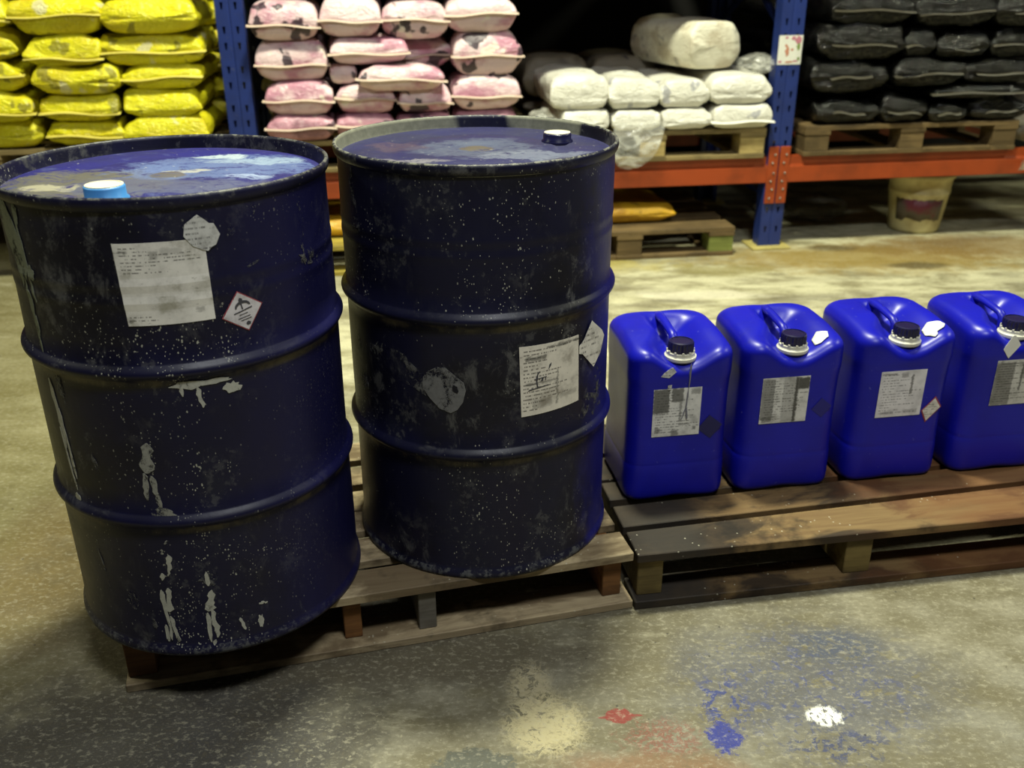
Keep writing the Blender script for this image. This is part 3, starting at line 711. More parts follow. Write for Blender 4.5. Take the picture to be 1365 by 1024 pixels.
runs = [drip(-.198, .555, -.188, .42, .012, .006, 21), drip(-.188, .50, -.176, .36, .008, .005, 22), drip(-.199, .46, -.182, .335, .006, .006, 23), rag(-.186, .317, .008, .010, 6),
        drip(.001, .26, -.004, .252, .006, .005, 31, 5), drip(.000, .228, -.008, .182, .010, .005, 32), drip(-.020, .188, -.022, .172, .010, .006, 33, 5),
        drip(-.014, .155, -.018, .100, .008, .014, 34), drip(-.028, .150, -.022, .034, .008, .005, 35, 12), drip(-.018, .09, -.010, .03, .006, .006, 36), drip(-.031, .07, -.031, .03, .005, .007, 37),
        drip(.060, .187, .060, .155, .004, .009, 41, 6), drip(.064, .145, .056, .098, .010, .022, 42), drip(.052, .095, .049, .025, .008, .005, 43), drip(.060, .10, .064, .035, .012, .008, 44), drip(.058, .03, .055, .012, .010, .006, 45, 5),
        drip(.108, .070, .114, .040, .005, .006, 51), rag(.152, .09, .005, .003, 5), rag(.160, .088, .003, .002, 6), rag(.146, .05, .006, .014, 9),
        drip(.075, .572, .088, .556, .085, .012, 61, 5, .4), drip(.066, .566, .070, .545, .007, .004, 62, 5), drip(.094, .560, .100, .520, .008, .006, 63, 7), rag(.152, .548, .014, .010, 15), rag(.12, .566, .03, .005, 3)]
for q in runs: wrap(D1, 'paint_run', [q], M['drip'], .0012, 'dried off-white paint')
for q in [drip(-.004, .46, -.012, .40, .012, .026, 71), drip(-.018, .40, -.022, .345, .010, .008, 72), drip(-.006, .395, .000, .33, .012, .010, 73), rag(.0, .318, .022, .012, 16, jag=.4)]: wrap(D1, 'paint_run', [q], M['drip_thin'], .0012, 'thin off-white paint run')
dim = [drip(-.12, .43, -.105, .36, .008, .010, 74), rag(.062, .175, .016, .016, 17, jag=.5), rag(-.09, .12, .016, .018, 18, jag=.5), rag(-.02, .302, .05, .010, 19, jag=.35), rag(.2, .756, .03, .003, 20, rot=.2),
       rag(.185, .82, .006, .012, 21), rag(.2, .80, .008, .006, 22), rag(.225, .852, .006, .01, 23), rag(.33, .80, .006, .05, 24, jag=.5), rag(.345, .74, .03, .012, 25, jag=.4),
       rag(-.14, .30, .022, .012, 26, jag=.4), drip(-.16, .25, -.145, .1, .005, .004, 27), rag(-.17, .55, .012, .03, 28, jag=.4), rag(.13, .595, .05, .006, 29, jag=.4), rag(-.055, .07, .006, .012, 30)]
for q in dim: wrap(D1, 'rubbed_mark', [q], M['drip_dim'], .001, 'rubbed pale mark')
# right drum
wrap(D2, 'paper_label', [[(.086, .532), (.229, .529), (.234, .381), (.091, .379)]], M['label_d2'], label='white scribbled paper label')
wrap(D2, 'curling_sticker', [[(.270, .548), (.300, .520), (.307, .506), (.298, .47), (.279, .443), (.262, .462), (.243, .482), (.232, .486), (.232, .503), (.246, .512)]], M['curl'], .002, 'curling white diamond sticker',
     curl=lambda x, z: .012*max(0, (x-.235)/.07)**2)
ink = [[(.122, .462), (.126, .472), (.130, .474), (.130, .471), (.127, .469), (.125, .452), (.127, .440), (.124, .440), (.122, .452)], [(.118, .457), (.146, .459), (.146, .4605), (.118, .4585)],
       [(.133, .452), (.137, .452), (.139, .458), (.135, .459)], [(.143, .452), (.1445, .452), (.1445, .458), (.143, .458)], [(.104, .434), (.112, .4355), (.150, .440), (.150, .4415), (.108, .4375)], [(.150, .474), (.156, .482), (.157, .488), (.152, .484)]]
wrap(D2, 'handwriting', ink, M['print'], .0017)
wrap(D2, 'rub_mark', [[(-.108, .466), (-.098, .480), (-.078, .492), (-.060, .492), (-.045, .480), (-.034, .470), (-.024, .462), (-.020, .445), (-.024, .430), (-.026, .420), (-.030, .414), (-.038, .402), (-.052, .394), (-.075, .402), (-.096, .424), (-.110, .444)]], M['smudge'], .001, 'grey rubbed oval patch')
wrap(D2, 'rub_mark', [rag(-.165, .478, .085, .030, 61, 20, .3, -.45)], M['drip_dim'], .0006, 'faint grey rubbed streak')
wrap(D2, 'worn_spot', [rag(-.041, .447, .006, .009, 4)], M['drum2'], .0016)
for q in [rag(-.30, .50, .018, .045, 44, jag=.4), rag(-.29, .42, .02, .03, 45, jag=.4), rag(.28, .36, .05, .026, 46, jag=.5), rag(.2, .352, .03, .008, 47, jag=.5),
     rag(.32, .40, .02, .03, 48, jag=.5), rag(-.28, .80, .012, .06, 49, jag=.3), rag(-.265, .70, .01, .08, 50, jag=.3)]:
    wrap(D2, 'scuff_mark', [q], M['drip_dim'], .0009, 'rubbed grey scuff')

# ------------------------------------------------------------------ jerrycans
CW, CD, CHH = .128, .128, .412
def rr_outline(hw, hd, r, nc=8, ns=7):
    pts = []
    for (cx, cy, a0) in ((hw-r, hd-r, 0), (-hw+r, hd-r, 90), (-hw+r, -hd+r, 180), (hw-r, -hd+r, 270)):
        for k in range(nc+1):
            a = math.radians(a0+90*k/nc); pts.append((cx+r*math.cos(a), cy+r*math.sin(a)))
        nxt = {0: (-hw+r, hd), 90: (-hw, -hd+r), 180: (hw-r, -hd), 270: (hw, hd-r)}[a0]
        p = pts[-1]
        for k in range(1, ns): pts.append((p[0]+(nxt[0]-p[0])*k/ns, p[1]+(nxt[1]-p[1])*k/ns))
    return pts
def sstep(a, b, x):
    t = max(0, min(1, (x-a)/(b-a))); return t*t*(3-2*t)
def can_top(x, y):
    """height of the can's top: a narrow slot left of the grip, a wide bowl right of it, a pocket for the cap in front"""
    z = CHH - .06*x*x/.128 - .012*sstep(.02, -.128, y)
    f = sstep(.0, -.09, y)
    wl, wr_ = .030+.032*f, .062+.004*f
    g = math.exp(-(abs(x)/(wl if x < 0 else wr_))**(3.4 if x < 0 else 2.6))
    z -= g*(.050-.004*f)*(1-sstep(.045, .095, y))
    z -= .006*math.exp(-(x/.02)**2)*sstep(.09, .128, y)
    return z
def can_mesh():
    bm = bmesh.new(); rr = .026
    levels = [(.0, .016, .030), (.004, .006, .034), (.014, .0005, .04), (.05, 0, .045), (.095, 0, .046), (.100, .0022, .046), (.105, .0008, .046), (.12, .0025, .047), (.20, .0025, .047), (.285, .0025, .047), (.315, .001, .046), (.322, .0, .046)]
    rings = []
    for z, ins, r in levels:
        ring = []
        for (x, y) in rr_outline(CW-ins, CD-ins, r):
            zz = z
            if z < .02: zz += .008*math.exp(-(x/.03)**2)*(1-z/.02)+.006*math.exp(-(y/.035)**2)*(1-z/.02)
            ring.append((x, y, zz))
        rings.append(ring)
    base = rr_outline(CW, CD, .046)
    top_edge = [(x, y, can_top(x, y)-rr) for x, y in base]
    low = rings[-1]
    for k in (1, 2, 3):
        t = k/3; rings.append([(p[0], p[1], p[2]+(q[2]-p[2])*t) for p, q in zip(low, top_edge)])
    S_ = [1-(rr/CW)*(1-math.cos(a)) for a in [math.radians(d) for d in (18, 36, 54, 72, 90)]] + [.68, .6, .52, .44, .36, .28, .2, .12, .05]
    for k, s in enumerate(S_):
        dz = rr*(1-math.sin(math.radians((18, 36, 54, 72, 90)[k]))) if k < 5 else 0
        rings.append([(x*s, y*s, can_top(x*s, y*s)-dz) for x, y in base])
    V = [[bm.verts.new(p) for p in r] for r in rings]; n = len(base)
    for a, b in zip(V, V[1:]):
        for i in range(n): bm.faces.new((a[i], a[(i+1) % n], b[(i+1) % n], b[i]))
    bm.faces.new(V[-1]); bm.faces.new(V[0][::-1])
    bmesh.ops.recalc_face_normals(bm, faces=bm.faces[:])
    me = bpy.data.meshes.new('body'); bm.to_mesh(me); bm.free(); me.materials.append(M['can'])
    for p in me.polygons: p.use_smooth = True
    return me
can_me = can_mesh()
bm = bmesh.new()
hp = [(0, .106, .380), (0, .104, .396), (0, .094, .403), (0, .078, .405), (0, .04, .404), (0, .0, .400), (0, -.022, .397), (0, -.032, .389), (0, -.036, .372), (0, -.038, .335)]
tube(bm, hp, [.016, .0155, .014, .0125, .0115, .011, .011, .0115, .012, .013], 12, .75)
bmesh.ops.recalc_face_normals(bm, faces=bm.faces[:])
hand_me = bpy.data.meshes.new('handle'); bm.to_mesh(hand_me); bm.free(); hand_me.materials.append(M['can'])
for p in hand_me.polygons: p.use_smooth = True
bm = bmesh.new(); lathe(bm, [(.030, .0), (.0305, .004), (.0305, .019), (.0285, .024), (.024, .0255), (.0235, .0235), (.006, .0235)], 44, True, True, rib=(0, 2, -.0022))
capm = bpy.data.meshes.new('screw_cap'); bmesh.ops.recalc_face_normals(bm, faces=bm.faces[:]); bm.to_mesh(capm); bm.free(); capm.materials.append(M['can_cap'])
bm = bmesh.new(); lathe(bm, [(.031, -.022), (.036, -.020), (.0375, -.017), (.0375, -.011), (.035, -.009), (.0335, -.007), (.033, -.001), (.029, .0)], 44, True, True)
for k in range(11):      # tamper teeth
    a = 2*math.pi*k/11
    vs = [bm.verts.new(((.0335+o)*math.cos(a+d), (.0335+o)*math.sin(a+d), z)) for o in (0, -.003) for d, z in ((-.12, -.004), (.12, -.004), (.07, .004), (-.07, .004))]
    for f in ((0, 1, 2, 3), (7, 6, 5, 4), (0, 3, 7, 4), (1, 5, 6, 2), (3, 2, 6, 7)): bm.faces.new([vs[i] for i in f])
bmesh.ops.recalc_face_normals(bm, faces=bm.faces[:]); ringm = bpy.data.meshes.new('neck_ring'); bm.to_mesh(ringm); bm.free(); ringm.materials.append(M['can_ring'])
CAN_RZ = math.radians(9)
cu = Vector((math.cos(CAN_RZ), math.sin(CAN_RZ), 0)); cv = Vector((-math.sin(CAN_RZ), math.cos(CAN_RZ), 0))
def can(front, label, rz=CAN_RZ):
    p = Vector((front[0], front[1], .146)) + cv*CD
    root = empty('jerrycan', p, rz); tag(root, label, 'jerrycan', 'blue jerrycans on the pallet')
    b = link('body', can_me, None, root); md = b.modifiers.new('sub', 'SUBSURF'); md.levels = 1; md.render_levels = 1
    link('handle', hand_me, None, root)
    c = link('screw_cap', capm, None, root, loc=(.002, -.081, .379))
    link('neck_ring', ringm, None, root, loc=(.002, -.081, .379))
    return root
FY = -CD+.0022
def can_label(c, mat, x0=-.072, x1=.045, z0=.178, z1=.302, lab=None):
    return wrap(c, 'paper_label', [[(x0, z1), (x1, z1), (x1, z0), (x0, z0)]], mat, .0012, lab, flat=FY)
def top_sticker(c, pts, mat, lab):
    """paper stuck on the can's sloping top: follows can_top"""
    bm = bmesh.new(); f = bm.faces.new([bm.verts.new((x, y, 0)) for x, y in pts])
    for k in range(-12, 13):
        for no in ((1, 0, 0), (0, 1, 0)):
            bmesh.ops.bisect_plane(bm, geom=bm.verts[:]+bm.edges[:]+bm.faces[:], plane_co=(k*.011, k*.011, 0), plane_no=no)
    for v in bm.verts: v.co.z = can_surface(v.co.x, v.co.y)+.0034
    o = from_bm('sticker', bm, mat, c, True); md = o.modifiers.new('thick', 'SOLIDIFY'); md.thickness = .0006; md.offset = 0
    o['label'] = lab
def can_surface(x, y):
    # scale s of the outline that passes through the point, then the round-over of that ring
    rr = .026; lo, hi = 0., 1.2
    def inside(s):
        hw, r = CW*s, .046*s; ax, ay = abs(x), abs(y)
        if ax > hw or ay > hw: return False
        if ax > hw-r and ay > hw-r: return math.hypot(ax-hw+r, ay-hw+r) <= r
        return True
    for _ in range(30):
        md = (lo+hi)/2
        if inside(md): hi = md
        else: lo = md
    s = hi; e = (s-(1-rr/CW))/(rr/CW)
    dz = 0 if e <= 0 else rr*(1-math.sqrt(max(0, 1-min(1, e)**2)))
    return can_top(x, y)-dz
C1 = can((.402, 2.033), 'blue jerrycan nearest the drums, with a dribble down its smeared label')
C2 = can((.678, 2.078), 'blue jerrycan second from the drums, with a black streak down its label')
C3 = can((.965, 2.125), 'blue jerrycan with the clean white label and a small red edged diamond')
C4 = can((1.252, 2.170), 'blue jerrycan farthest right, cut by the edge of the picture')
can_label(C1, M['label_c1'], lab='white label smeared with black'); can_label(C2, M['label_c2'], -.084, .035, .19, .31, 'label crossed by a black streak')
can_label(C3, M['label_c3'], -.072, .047, .181, .304, 'clean white printed label'); can_label(C4, M['label_c4'], -.058, .062, .19, .312, 'grimy grey label')
wrap(C1, 'sticker_remnant', [[(-.058, .335), (-.05, .344), (-.04, .352), (-.03, .357), (-.027, .350), (-.021, .345), (-.032, .336), (-.038, .331), (-.048, .333)], [(-.04, .312), (-.03, .313), (-.031, .301), (-.039, .300)]], M['torn'], .0010, 'torn pale scrap of a sticker', flat=-CD)
wrap(C1, 'dribble', [drip(.0135, .365, .011, .30, .004, .003, 3), drip(.011, .30, .008, .25, .003, .003, 4), drip(.008, .252, -.002, .22, .003, .002, 5), drip(.009, .252, .012, .22, .003, .004, 6)], M['dribble'], .0014, 'grey dribble running down from the cap', flat=-CD)
wrap(C1, 'sticker_shadow', [diamond(.072, .195, .031, .1)], M['ghost1'], .0008, 'dark diamond left by a missing sticker', flat=FY)
wrap(C2, 'sticker_shadow', [diamond(.074, .222, .026, .1)], M['ghost'], .0006, 'faint dark diamond left by a missing sticker', flat=FY)
def can_diamond(c, cx, cz, pts, lab):
    o = wrap(c, 'hazard_tag', [pts], M['tag_red'], .0010, lab, flat=FY)
    inner = [(cx+(x-cx)*.86, cz+(z-cz)*.86) for x, z in pts]
    wrap(o, 'tag_face', [inner], M['curl'], .0017, flat=FY)
can_diamond(C3, .076, .192, [(.083, .228), (.103, .199), (.066, .158), (.050, .191)], 'small red edged hazard diamond')
wrap(C4, 'hazard_tag', [[(-.033, .378), (-.027, .378), (-.008, .352), (-.012, .346), (-.034, .318), (-.052, .342), (-.05, .348)]], M['sticker'], .0012, 'pale diamond sticker', flat=-CD)
top_sticker(C2, [(.050, -.098), (.062, -.103), (.084, -.094), (.090, -.073), (.070, -.058), (.052, -.074)], M['sticker'], 'white sticker beside the cap')
top_sticker(C3, [(.050, -.088), (.062, -.11), (.070, -.107), (.072, -.098), (.092, -.092), (.103, -.080), (.098, -.062), (.072, -.052), (.052, -.066)], M['sticker'], 'crumpled white sticker beside the cap')

# ------------------------------------------------------------------ sacks
def sack_mesh(wd, dp, h, seed, seam_h=.42, rough=.010, tap=.05, pw=3.8, ear=.015):
    bm = bmesh.new(); NA = 32
    ys = [0, .006, .018, .035, .055, .08, .13, .2, .28, .36]; ys = [y for y in ys if y < dp*.5]
    ys = ys + [dp*.5] + [dp-y for y in ys[::-1]]
    rings = []
    for y in ys:
        e = min(1, min(y, dp-y)/tap); k = math.sqrt(max(.0, 1-(1-e)**2)); front = y < dp/2
        c = max(.004, h/2*k); a = wd/2*(1+ear-(ear+.02)*k)
        zc = h/2 + ((seam_h-.5)*h*(1-k))
        ring = []
        for i in range(NA):
            t = 2*math.pi*i/NA; ct, st = math.cos(t), math.sin(t)
            x = a*math.copysign(abs(ct)**(2/pw), ct); z = c*math.copysign(abs(st)**(2/2.5), st)
            p = Vector((x*9+seed*3.1, y*9, (z+zc)*14+seed))
            n1 = noise.noise(p)*rough*1.5; n2 = noise.noise(p*2.7)*rough*.8
            dx = n1*.7*math.copysign(1, ct)*abs(ct)**.5; dzz = (n1+n2)*(.35+.65*k)*(1 if st > 0 else .3)
            dy = noise.noise(p*1.3+Vector((7, 3, 1)))*rough*1.4*(1-k)
            # puckers that fan out of the crimped end
            pk = math.sin(x/wd*38+seed*5+2*noise.noise(p))*.008*math.exp(-min(y, dp-y)/.05)*k
            ring.append(bm.verts.new((x+dx, y+dy, max(.001, zc+z+dzz+pk*(1 if st > 0 else -1)))))
        rings.append(ring)
    for a, b in zip(rings, rings[1:]):
        for i in range(NA): bm.faces.new((a[i], a[(i+1) % NA], b[(i+1) % NA], b[i]))
    bm.faces.new(rings[0][::-1]); bm.faces.new(rings[-1])
    return bm
def sack(s0, s1, z0, z1, t0, dp, label, cat_group, bm_mat, seam_mat, seed, seam_h=.42, yaw=0., seam=True, rough=.010, tilt=0., seam_w=1.0, tap=.05, pw=3.8, ear=.015):
    wd, h = s1-s0, (z1-z0)*(1.07 if cat_group and not cat_group.startswith('white') else 1)
    root = empty('sack', rk((s0+s1)/2, t0, z0), RA+yaw)
    root.rotation_euler.y = tilt
    tag(root, label, 'sack', cat_group)
    b = from_bm('body', sack_mesh(wd, dp, h, seed, seam_h, rough, tap, pw, ear), bm_mat, root, True)
    md = b.modifiers.new('sub', 'SUBSURF'); md.levels = 1; md.render_levels = 1
    if seam:
        bm = bmesh.new(); n = 12; rws = []
        rnd = random.Random(seed*7+1); ph = rnd.random()*6; sl = rnd.uniform(-.008, .008)
        for j, (yy, th) in enumerate(((.012, .002), (-.005, .0013), (-.013, .001))):
            top, bot = [], []
            for i in range(n+1):
                u = i/n*2-1; x = u*wd/2*1.05*seam_w
                z = seam_h*h + sl*u + .004*math.sin(u*4+ph) - (.006 if j == 2 else .002*j) - .002*u*u
                y = yy + .02*max(0, abs(u)-.8) + noise.noise(Vector((u*3, seed, j)))*.003
                top.append(bm.verts.new((x, y, z+th))); bot.append(bm.verts.new((x, y, z-th)))
            rws.append((top, bot))
        for (a, b_), (c, d) in zip(rws, rws[1:]):
            for i in range(n):
                bm.faces.new((a[i], a[i+1], c[i+1], c[i])); bm.faces.new((b_[i+1], b_[i], d[i], d[i+1]))
        t_, o_ = rws[-1]
        for i in range(n): bm.faces.new((t_[i], t_[i+1], o_[i+1], o_[i]))
        from_bm('crimped_seam', bm, seam_mat, root, True)
    return root
ORD = ['first', 'second', 'third', 'fourth', 'fifth']
seed = 10
G = 'yellow sacks stacked in the rack'
rows = ['topmost', 'second from top', 'third from top', 'fourth from top', 'bottom']
for nm, mat, L in (
    ('left-hand column', 'yellow', [(-3.80, -3.435, 1.095, 1.235), (-3.79, -3.425, .972, 1.096), (-3.79, -3.42, .848, .972), (-3.78, -3.402, .724, .848), (-3.77, -3.40, .6075, .724)]),
    ('middle column', 'yellow', [(-3.43, -3.075, 1.068, 1.215), (-3.40, -3.092, .944, 1.068), (-3.385, -3.03, .832, .944), (-3.385, -3.063, .716, .832), (-3.375, -3.05, .6075, .716)]),
    ('right-hand column', 'yellow', [(-3.085, -2.68, 1.071, 1.212), (-3.11, -2.675, .938, 1.071), (-3.035, -2.70, .84, .938), (-3.045, -2.715, .724, .84), (-3.055, -2.69, .6075, .724)])):
    for k, (a, b, c, d) in enumerate(L):
        seed += 1
        sack(a, b, c, d, random.Random(seed).uniform(-.075, -.035), .55, 'yellow sack, %s in the %s of the yellow stack' % (rows[k], nm), G, M[mat], M['seam_yellow'], seed, seam_h=random.Random(seed).choice([.35, .45, .55, .3]), seam=(seed % 3 != 0), rough=.020)
for k in range(5):
    seed += 1; z = (.6075, .724, .84, .945, 1.06)[k]
    sack(-3.1, -2.66+.01*(k % 2), z, z+.108, .55, .5, 'yellow sack end behind the right side of the yellow stack, %s' % rows[4-k], G, M['yellow'], M['seam_yellow'], seed, rough=.02, seam=False)
G = 'pink sacks stacked in the rack'
for nm, mat, L in (
    ('top row', 'pink', [(-2.475, -2.178, 1.034, 1.187), (-2.178, -1.912, 1.045, 1.202), (-1.912, -1.618, 1.030, 1.180), (-1.632, -1.318, 1.053, 1.198)]),
    ('second row from the top', 'pink', [(-2.462, -2.150, .861, 1.034), (-2.145, -1.80, .930, 1.045), (-1.825, -1.60, .905, 1.028), (-1.605, -1.290, .869, 1.053)]),
    ('third row from the top', 'pink', [(-2.443, -2.142, .716, .861), (-2.132, -1.868, .716, .845), (-1.856, -1.612, .716, .830), (-1.610, -1.30, .720, .869)]),
    ('bottom row', 'pink_dark', [(-2.445, -2.142, .6075, .716), (-2.142, -1.872, .6075, .716), (-1.872, -1.610, .6075, .716), (-1.610, -1.306, .6075, .720)])):
    for k, (a, b, c, d) in enumerate(L):
        seed += 1; rn = random.Random(seed)
        t0 = rn.uniform(-.07, -.03)
        if nm.startswith('second') and k == 2: t0 = .06
        dull = 'plum' if mat == 'pink_dark' else 'pink'
        sack(a, b, c, d, t0, .52, '%s sack, %s from left, %s of the pink stack' % (dull, ORD[k], nm), G, M[mat], M['seam_cream'], seed, seam_h=rn.choice([.42, .48, .55]), rough=.009, yaw=rn.uniform(-.04, .04))
sack(-2.03, -1.645, .818, .925, -.10, .5, 'pale pink sack jutting out in the middle of the pink stack', G, M['pink'], M['seam_cream'], 401, .5)
sack(-2.15, -2.03, .845, .928, -.03, .5, 'narrow pink sack squeezed behind the jutting pale pink sack', G, M['pink'], M['seam_cream'], 402, .5, seam=False)
for k, (z, a) in enumerate(((.6075, -2.49), (.72, -2.51), (.87, -2.515), (1.0, -2.49))):
    seed += 1
    sack(a, -2.05, z, z+.115, .53, .46, 'pale sack end behind the left side of the pink stack, %s' % ['lowest', 'second from bottom', 'third from bottom', 'uppermost'][k], G, M['cream'], M['seam_cream'], seed, seam=False)
G = 'white sacks stacked in the rack'
WH = [(-1.115, -.880, .6075, .708, -.045, 'white sack, leftmost in the lower row, behind the big drum'), (-.875, -.633, .6075, .704, -.055, 'white sack in the lower row with clear film hanging from it'),
      (-.633, -.388, .6075, .706, -.05, 'white sack, second from the right in the lower row'), (-.386, -.085, .6075, .716, -.06, 'white sack with blue print, right end of the lower row'),
      (-1.165, -.880, .708, .868, -.04, 'bright white sack, left end of the upper row'), (-.888, -.630, .705, .850, -.03, 'bright white sack, second from the left in the upper row'),
      (-.640, -.400, .706, .835, -.035, 'bright white sack, third from the left in the upper row'), (-.402, -.095, .716, .858, -.05, 'bright white sack, right end of the upper row')]
for (a, b, c, d, t, lab) in WH:
    seed += 1; sack(a, b, c, d, t, .55, lab, G, M['white'], M['seam_white'], seed, .35, seam=(a > -.4 and c < .7), rough=.013, tap=.03, pw=5, ear=-.03)
for k, (a, b, c, d, t) in enumerate([(-1.22, -.86, .70, .905, .44), (-.86, -.50, .70, .90, .46), (-.50, -.12, .70, .885, .46)]):
    seed += 1; sack(a, b, c, d, t, .52, 'dusty grey sack behind the white row, %s' % ['at its left', 'in its middle', 'at its right'][k], G, M['whitedust'], M['seam_white'], seed, .5, seam=False)
for k, (a, b) in enumerate([(-1.20, -.66), (-.66, -.12)]):
    seed += 1; sack(a, b, .6075, .70, .5, .46, 'dusty grey sack low down behind the white sacks, %s' % ['left one', 'right one'][k], G, M['whitedust'], M['seam_white'], seed, .5, seam=False)
sack(-.495, -.205, .868, 1.085, .06, .55, 'cream sack lying alone on top of the white sacks', G, M['cream'], M['seam_cream'], 410, .5, yaw=.3, seam=False, rough=.014, tap=.025, pw=6, ear=-.02)
G = 'black sacks stacked in the rack'
for nm, L in (
    ('top row', [(.150, .575, 1.060, 1.192), (.575, .975, 1.045, 1.190), (.965, 1.36, 1.045, 1.188)]),
    ('second row from the top', [(.105, .545, .905, 1.060), (.545, .705, .905, 1.035), (.700, .985, .900, 1.020), (.985, 1.33, .895, 1.045)]),
    ('third row from the top', [(.09, .485, .755, .905), (.49, .86, .775, .900), (.86, 1.33, .780, .885)]),
    ('bottom row', [(.145, .465, .6075, .718), (.465, .708, .6075, .722), (.708, .935, .6075, .705), (.935, 1.27, .6075, .710)])):
    for k, (a, b, c, d) in enumerate(L):
        seed += 1; rn = random.Random(seed)
        sack(a, b, c, d, rn.uniform(-.06, -.03), .52, 'glossy black sack, %s from left, %s of the black stack' % (ORD[k], nm), G, M['black'], M['seam_black'], seed, seam_h=rn.choice([.38, .45, .5]), rough=.028, seam_w=rn.choice([.5, .7, .9]))
sack(.72, 1.20, .715, .780, -.055, .5, 'flattened black sack slumped above the bottom row of the black stack', G, M['black'], M['seam_black'], 420, .5, rough=.012)
for k, z in enumerate((.6075, .75, .89, 1.03)):
    seed += 1
    sack(.06+.02*(k % 2), .55, z, z+.12, .50, .48, 'black sack end behind the left side of the black stack, %s' % ['lowest', 'second from bottom', 'third from bottom', 'uppermost'][k], G, M['black'], M['seam_black'], seed, seam=False)
sack(-1.1, -.50, .144, .238, .02, .5, 'dull yellow sack lying flat on the floor pallet under the beam', None, M['yellow_old'], M['seam_yellow'], 430, .5, seam=False, rough=.012)
sack(-2.42, -2.0, .144, .225, .0, .5, 'dull yellow sack on the floor pallet between the two drums', None, M['yellow_old'], M['seam_yellow'], 431, .5, seam=False, rough=.012)

# ------------------------------------------------------------------ stretch film and small things
def film_sheet(name, outline_fn, nu, nv, mat, parent, loc, rz, amp=.02, seed=1.):
    bm = bmesh.new(); g = []
    for j in range(nv+1):
        row = []
        for i in range(nu+1):
            u, v = i/nu, j/nv; x, y, z = outline_fn(u, v)
            p = Vector((x*9+seed, z*9, y*9)); y += noise.noise(p)*amp + noise.noise(p*2.6)*amp*.5; x += noise.noise(p*1.7)*amp*.3
            row.append(bm.verts.new((x, y, z)))
        g.append(row)
    for a, b in zip(g, g[1:]):
        for i in range(nu): bm.faces.new((a[i], a[i+1], b[i+1], b[i]))
    o = from_bm(name, bm, mat, parent, True, loc, (0, 0, rz)); md = o.modifiers.new('thick', 'SOLIDIFY'); md.thickness = .0008
    return o
# clear film hanging over the pallet's edge: wide at top, drooping to a rounded point
def hang(u, v):
    wdt = .12*(1-.15*v)*math.sqrt(max(0, 1-max(0, (v-.3)/.7)**2.4))+.004
    return ((u*2-1)*wdt - .05*v, -.035*math.sin(v*2.6)-.014, .06-.215*v)
fl = film_sheet('plastic_film', hang, 20, 22, M['film'], None, rk(-.745, -.075, .60), RA, .009)
tag(fl, 'clear plastic film hanging from the white sacks over the orange beam', 'plastic film')
def clump(nm, s, t, z, rx, ry, rz_, seed_, mat, lab):
    bm = bmesh.new(); bmesh.ops.create_icosphere(bm, subdivisions=4, radius=1)
    for v in bm.verts:
        k = 1+.28*noise.noise(v.co*1.8+Vector((seed_, 0, 0)))+.16*noise.noise(v.co*4.2)+.07*noise.noise(v.co*9)
        v.co = Vector((v.co.x*rx*k, v.co.y*ry*k, max(-.75, v.co.z*k)*rz_))
    zmin = min(v.co.z for v in bm.verts)
    for v in bm.verts: v.co.z -= zmin
    o = from_bm(nm, bm, mat, None, True, rk(s, t, z), (0, 0, RA)); tag(o, lab, 'plastic film')
    return o
clump('plastic_film', -.135, .11, .852, .10, .12, .045, 3, M['film'], 'crumpled clear film on the right end of the white sacks')
clump('plastic_film', -1.19, .03, .6075, .075, .09, .06, 8, M['film'], 'bunched clear film at the left end of the white sacks')
clump('plastic_film', .42, .62, .0, .26, .2, .07, 5, M['film_dark'], 'heap of grimy film on the floor behind the blue upright')
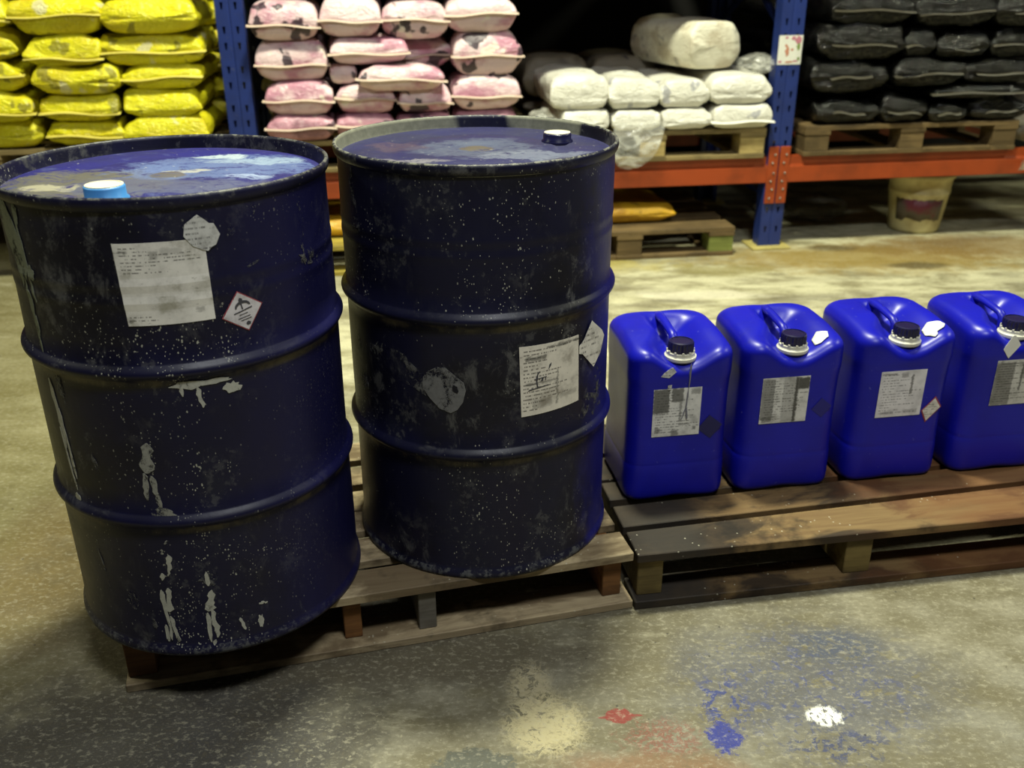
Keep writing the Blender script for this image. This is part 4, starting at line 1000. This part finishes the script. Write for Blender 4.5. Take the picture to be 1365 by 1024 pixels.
# film-wrapped bundle that hangs over the beam at the right edge
bd = empty('wrapped_bundle', rk(1.30, -.02, Z1), RA); tag(bd, 'film wrapped bundle drooping over the orange beam at the right edge', 'bundle')
b = from_bm('wrapped_load', sack_mesh(.55, .9, .16, 77, .4, .02, .08), M['cream'], bd, True, (.27, 0.01, .0))
def droop(u, v): return (-.06-.03*math.sin(v*3)+u*.6+.08*(1-v)*(1-u), -.03-.06*math.sin(v*2.9), .16-.26*v+.04*u*(1-v))
film_sheet('film_skirt', droop, 18, 14, M['film'], bd, (0, 0, 0), 0, .02, 4.)
# bucket
bk = empty('bucket', rk(.905, .24, 0), RA); tag(bk, 'cream plastic bucket with a dark torn label on the floor under the beam', 'bucket')
bm = bmesh.new()
bh = .315
prof = [(.0, .004), (.118, .0), (.128, .004), (.131, .02), (.152, .20), (.156, .205), (.158, .222), (.154, .226), (.160, .285), (.170, .290), (.172, .300), (.170, bh), (.162, bh), (.160, bh-.006), (.152, .225), (.128, .02), (.0, .016)]
lathe(bm, prof, 48); bmesh.ops.remove_doubles(bm, verts=bm.verts[:], dist=.0004)
from_bm('pail', bm, M['bucket'], bk, True)
bm = bmesh.new(); uvl = bm.loops.layers.uv.new('uv'); n = 22; rw = []
rnd = random.Random(3)
for i in range(n+1):
    a = math.radians(-121) + (-.75+1.75*i/n); jag = rnd.uniform(-.006, .006)
    lo, hi = .075+jag-.006*math.sin(i*.7), .185+rnd.uniform(-.004, .004)
    rw.append([bm.verts.new(((.1312+(z-.02)*.1167+.0015)*math.cos(a), (.1312+(z-.02)*.1167+.0015)*math.sin(a), z)) for z in (lo, (lo+hi)/2, hi)])
for a, b_ in zip(rw, rw[1:]):
    for k in range(2): bm.faces.new((a[k], b_[k], b_[k+1], a[k+1]))
o = from_bm('torn_label', bm, M['bucket_label'], bk, True); md = o.modifiers.new('thick', 'SOLIDIFY'); md.thickness = .0008
o['label'] = 'dark printed label torn along its lower edge'
bm = bmesh.new()
hp = [(.172*math.cos(a), .172*math.sin(a)*.9, .285-.06*math.sin(a)) for a in [math.pi*k/16 for k in range(17)]]
tube(bm, hp, .0035, 8); from_bm('bail_handle', bm, M['bolt'], bk, True)
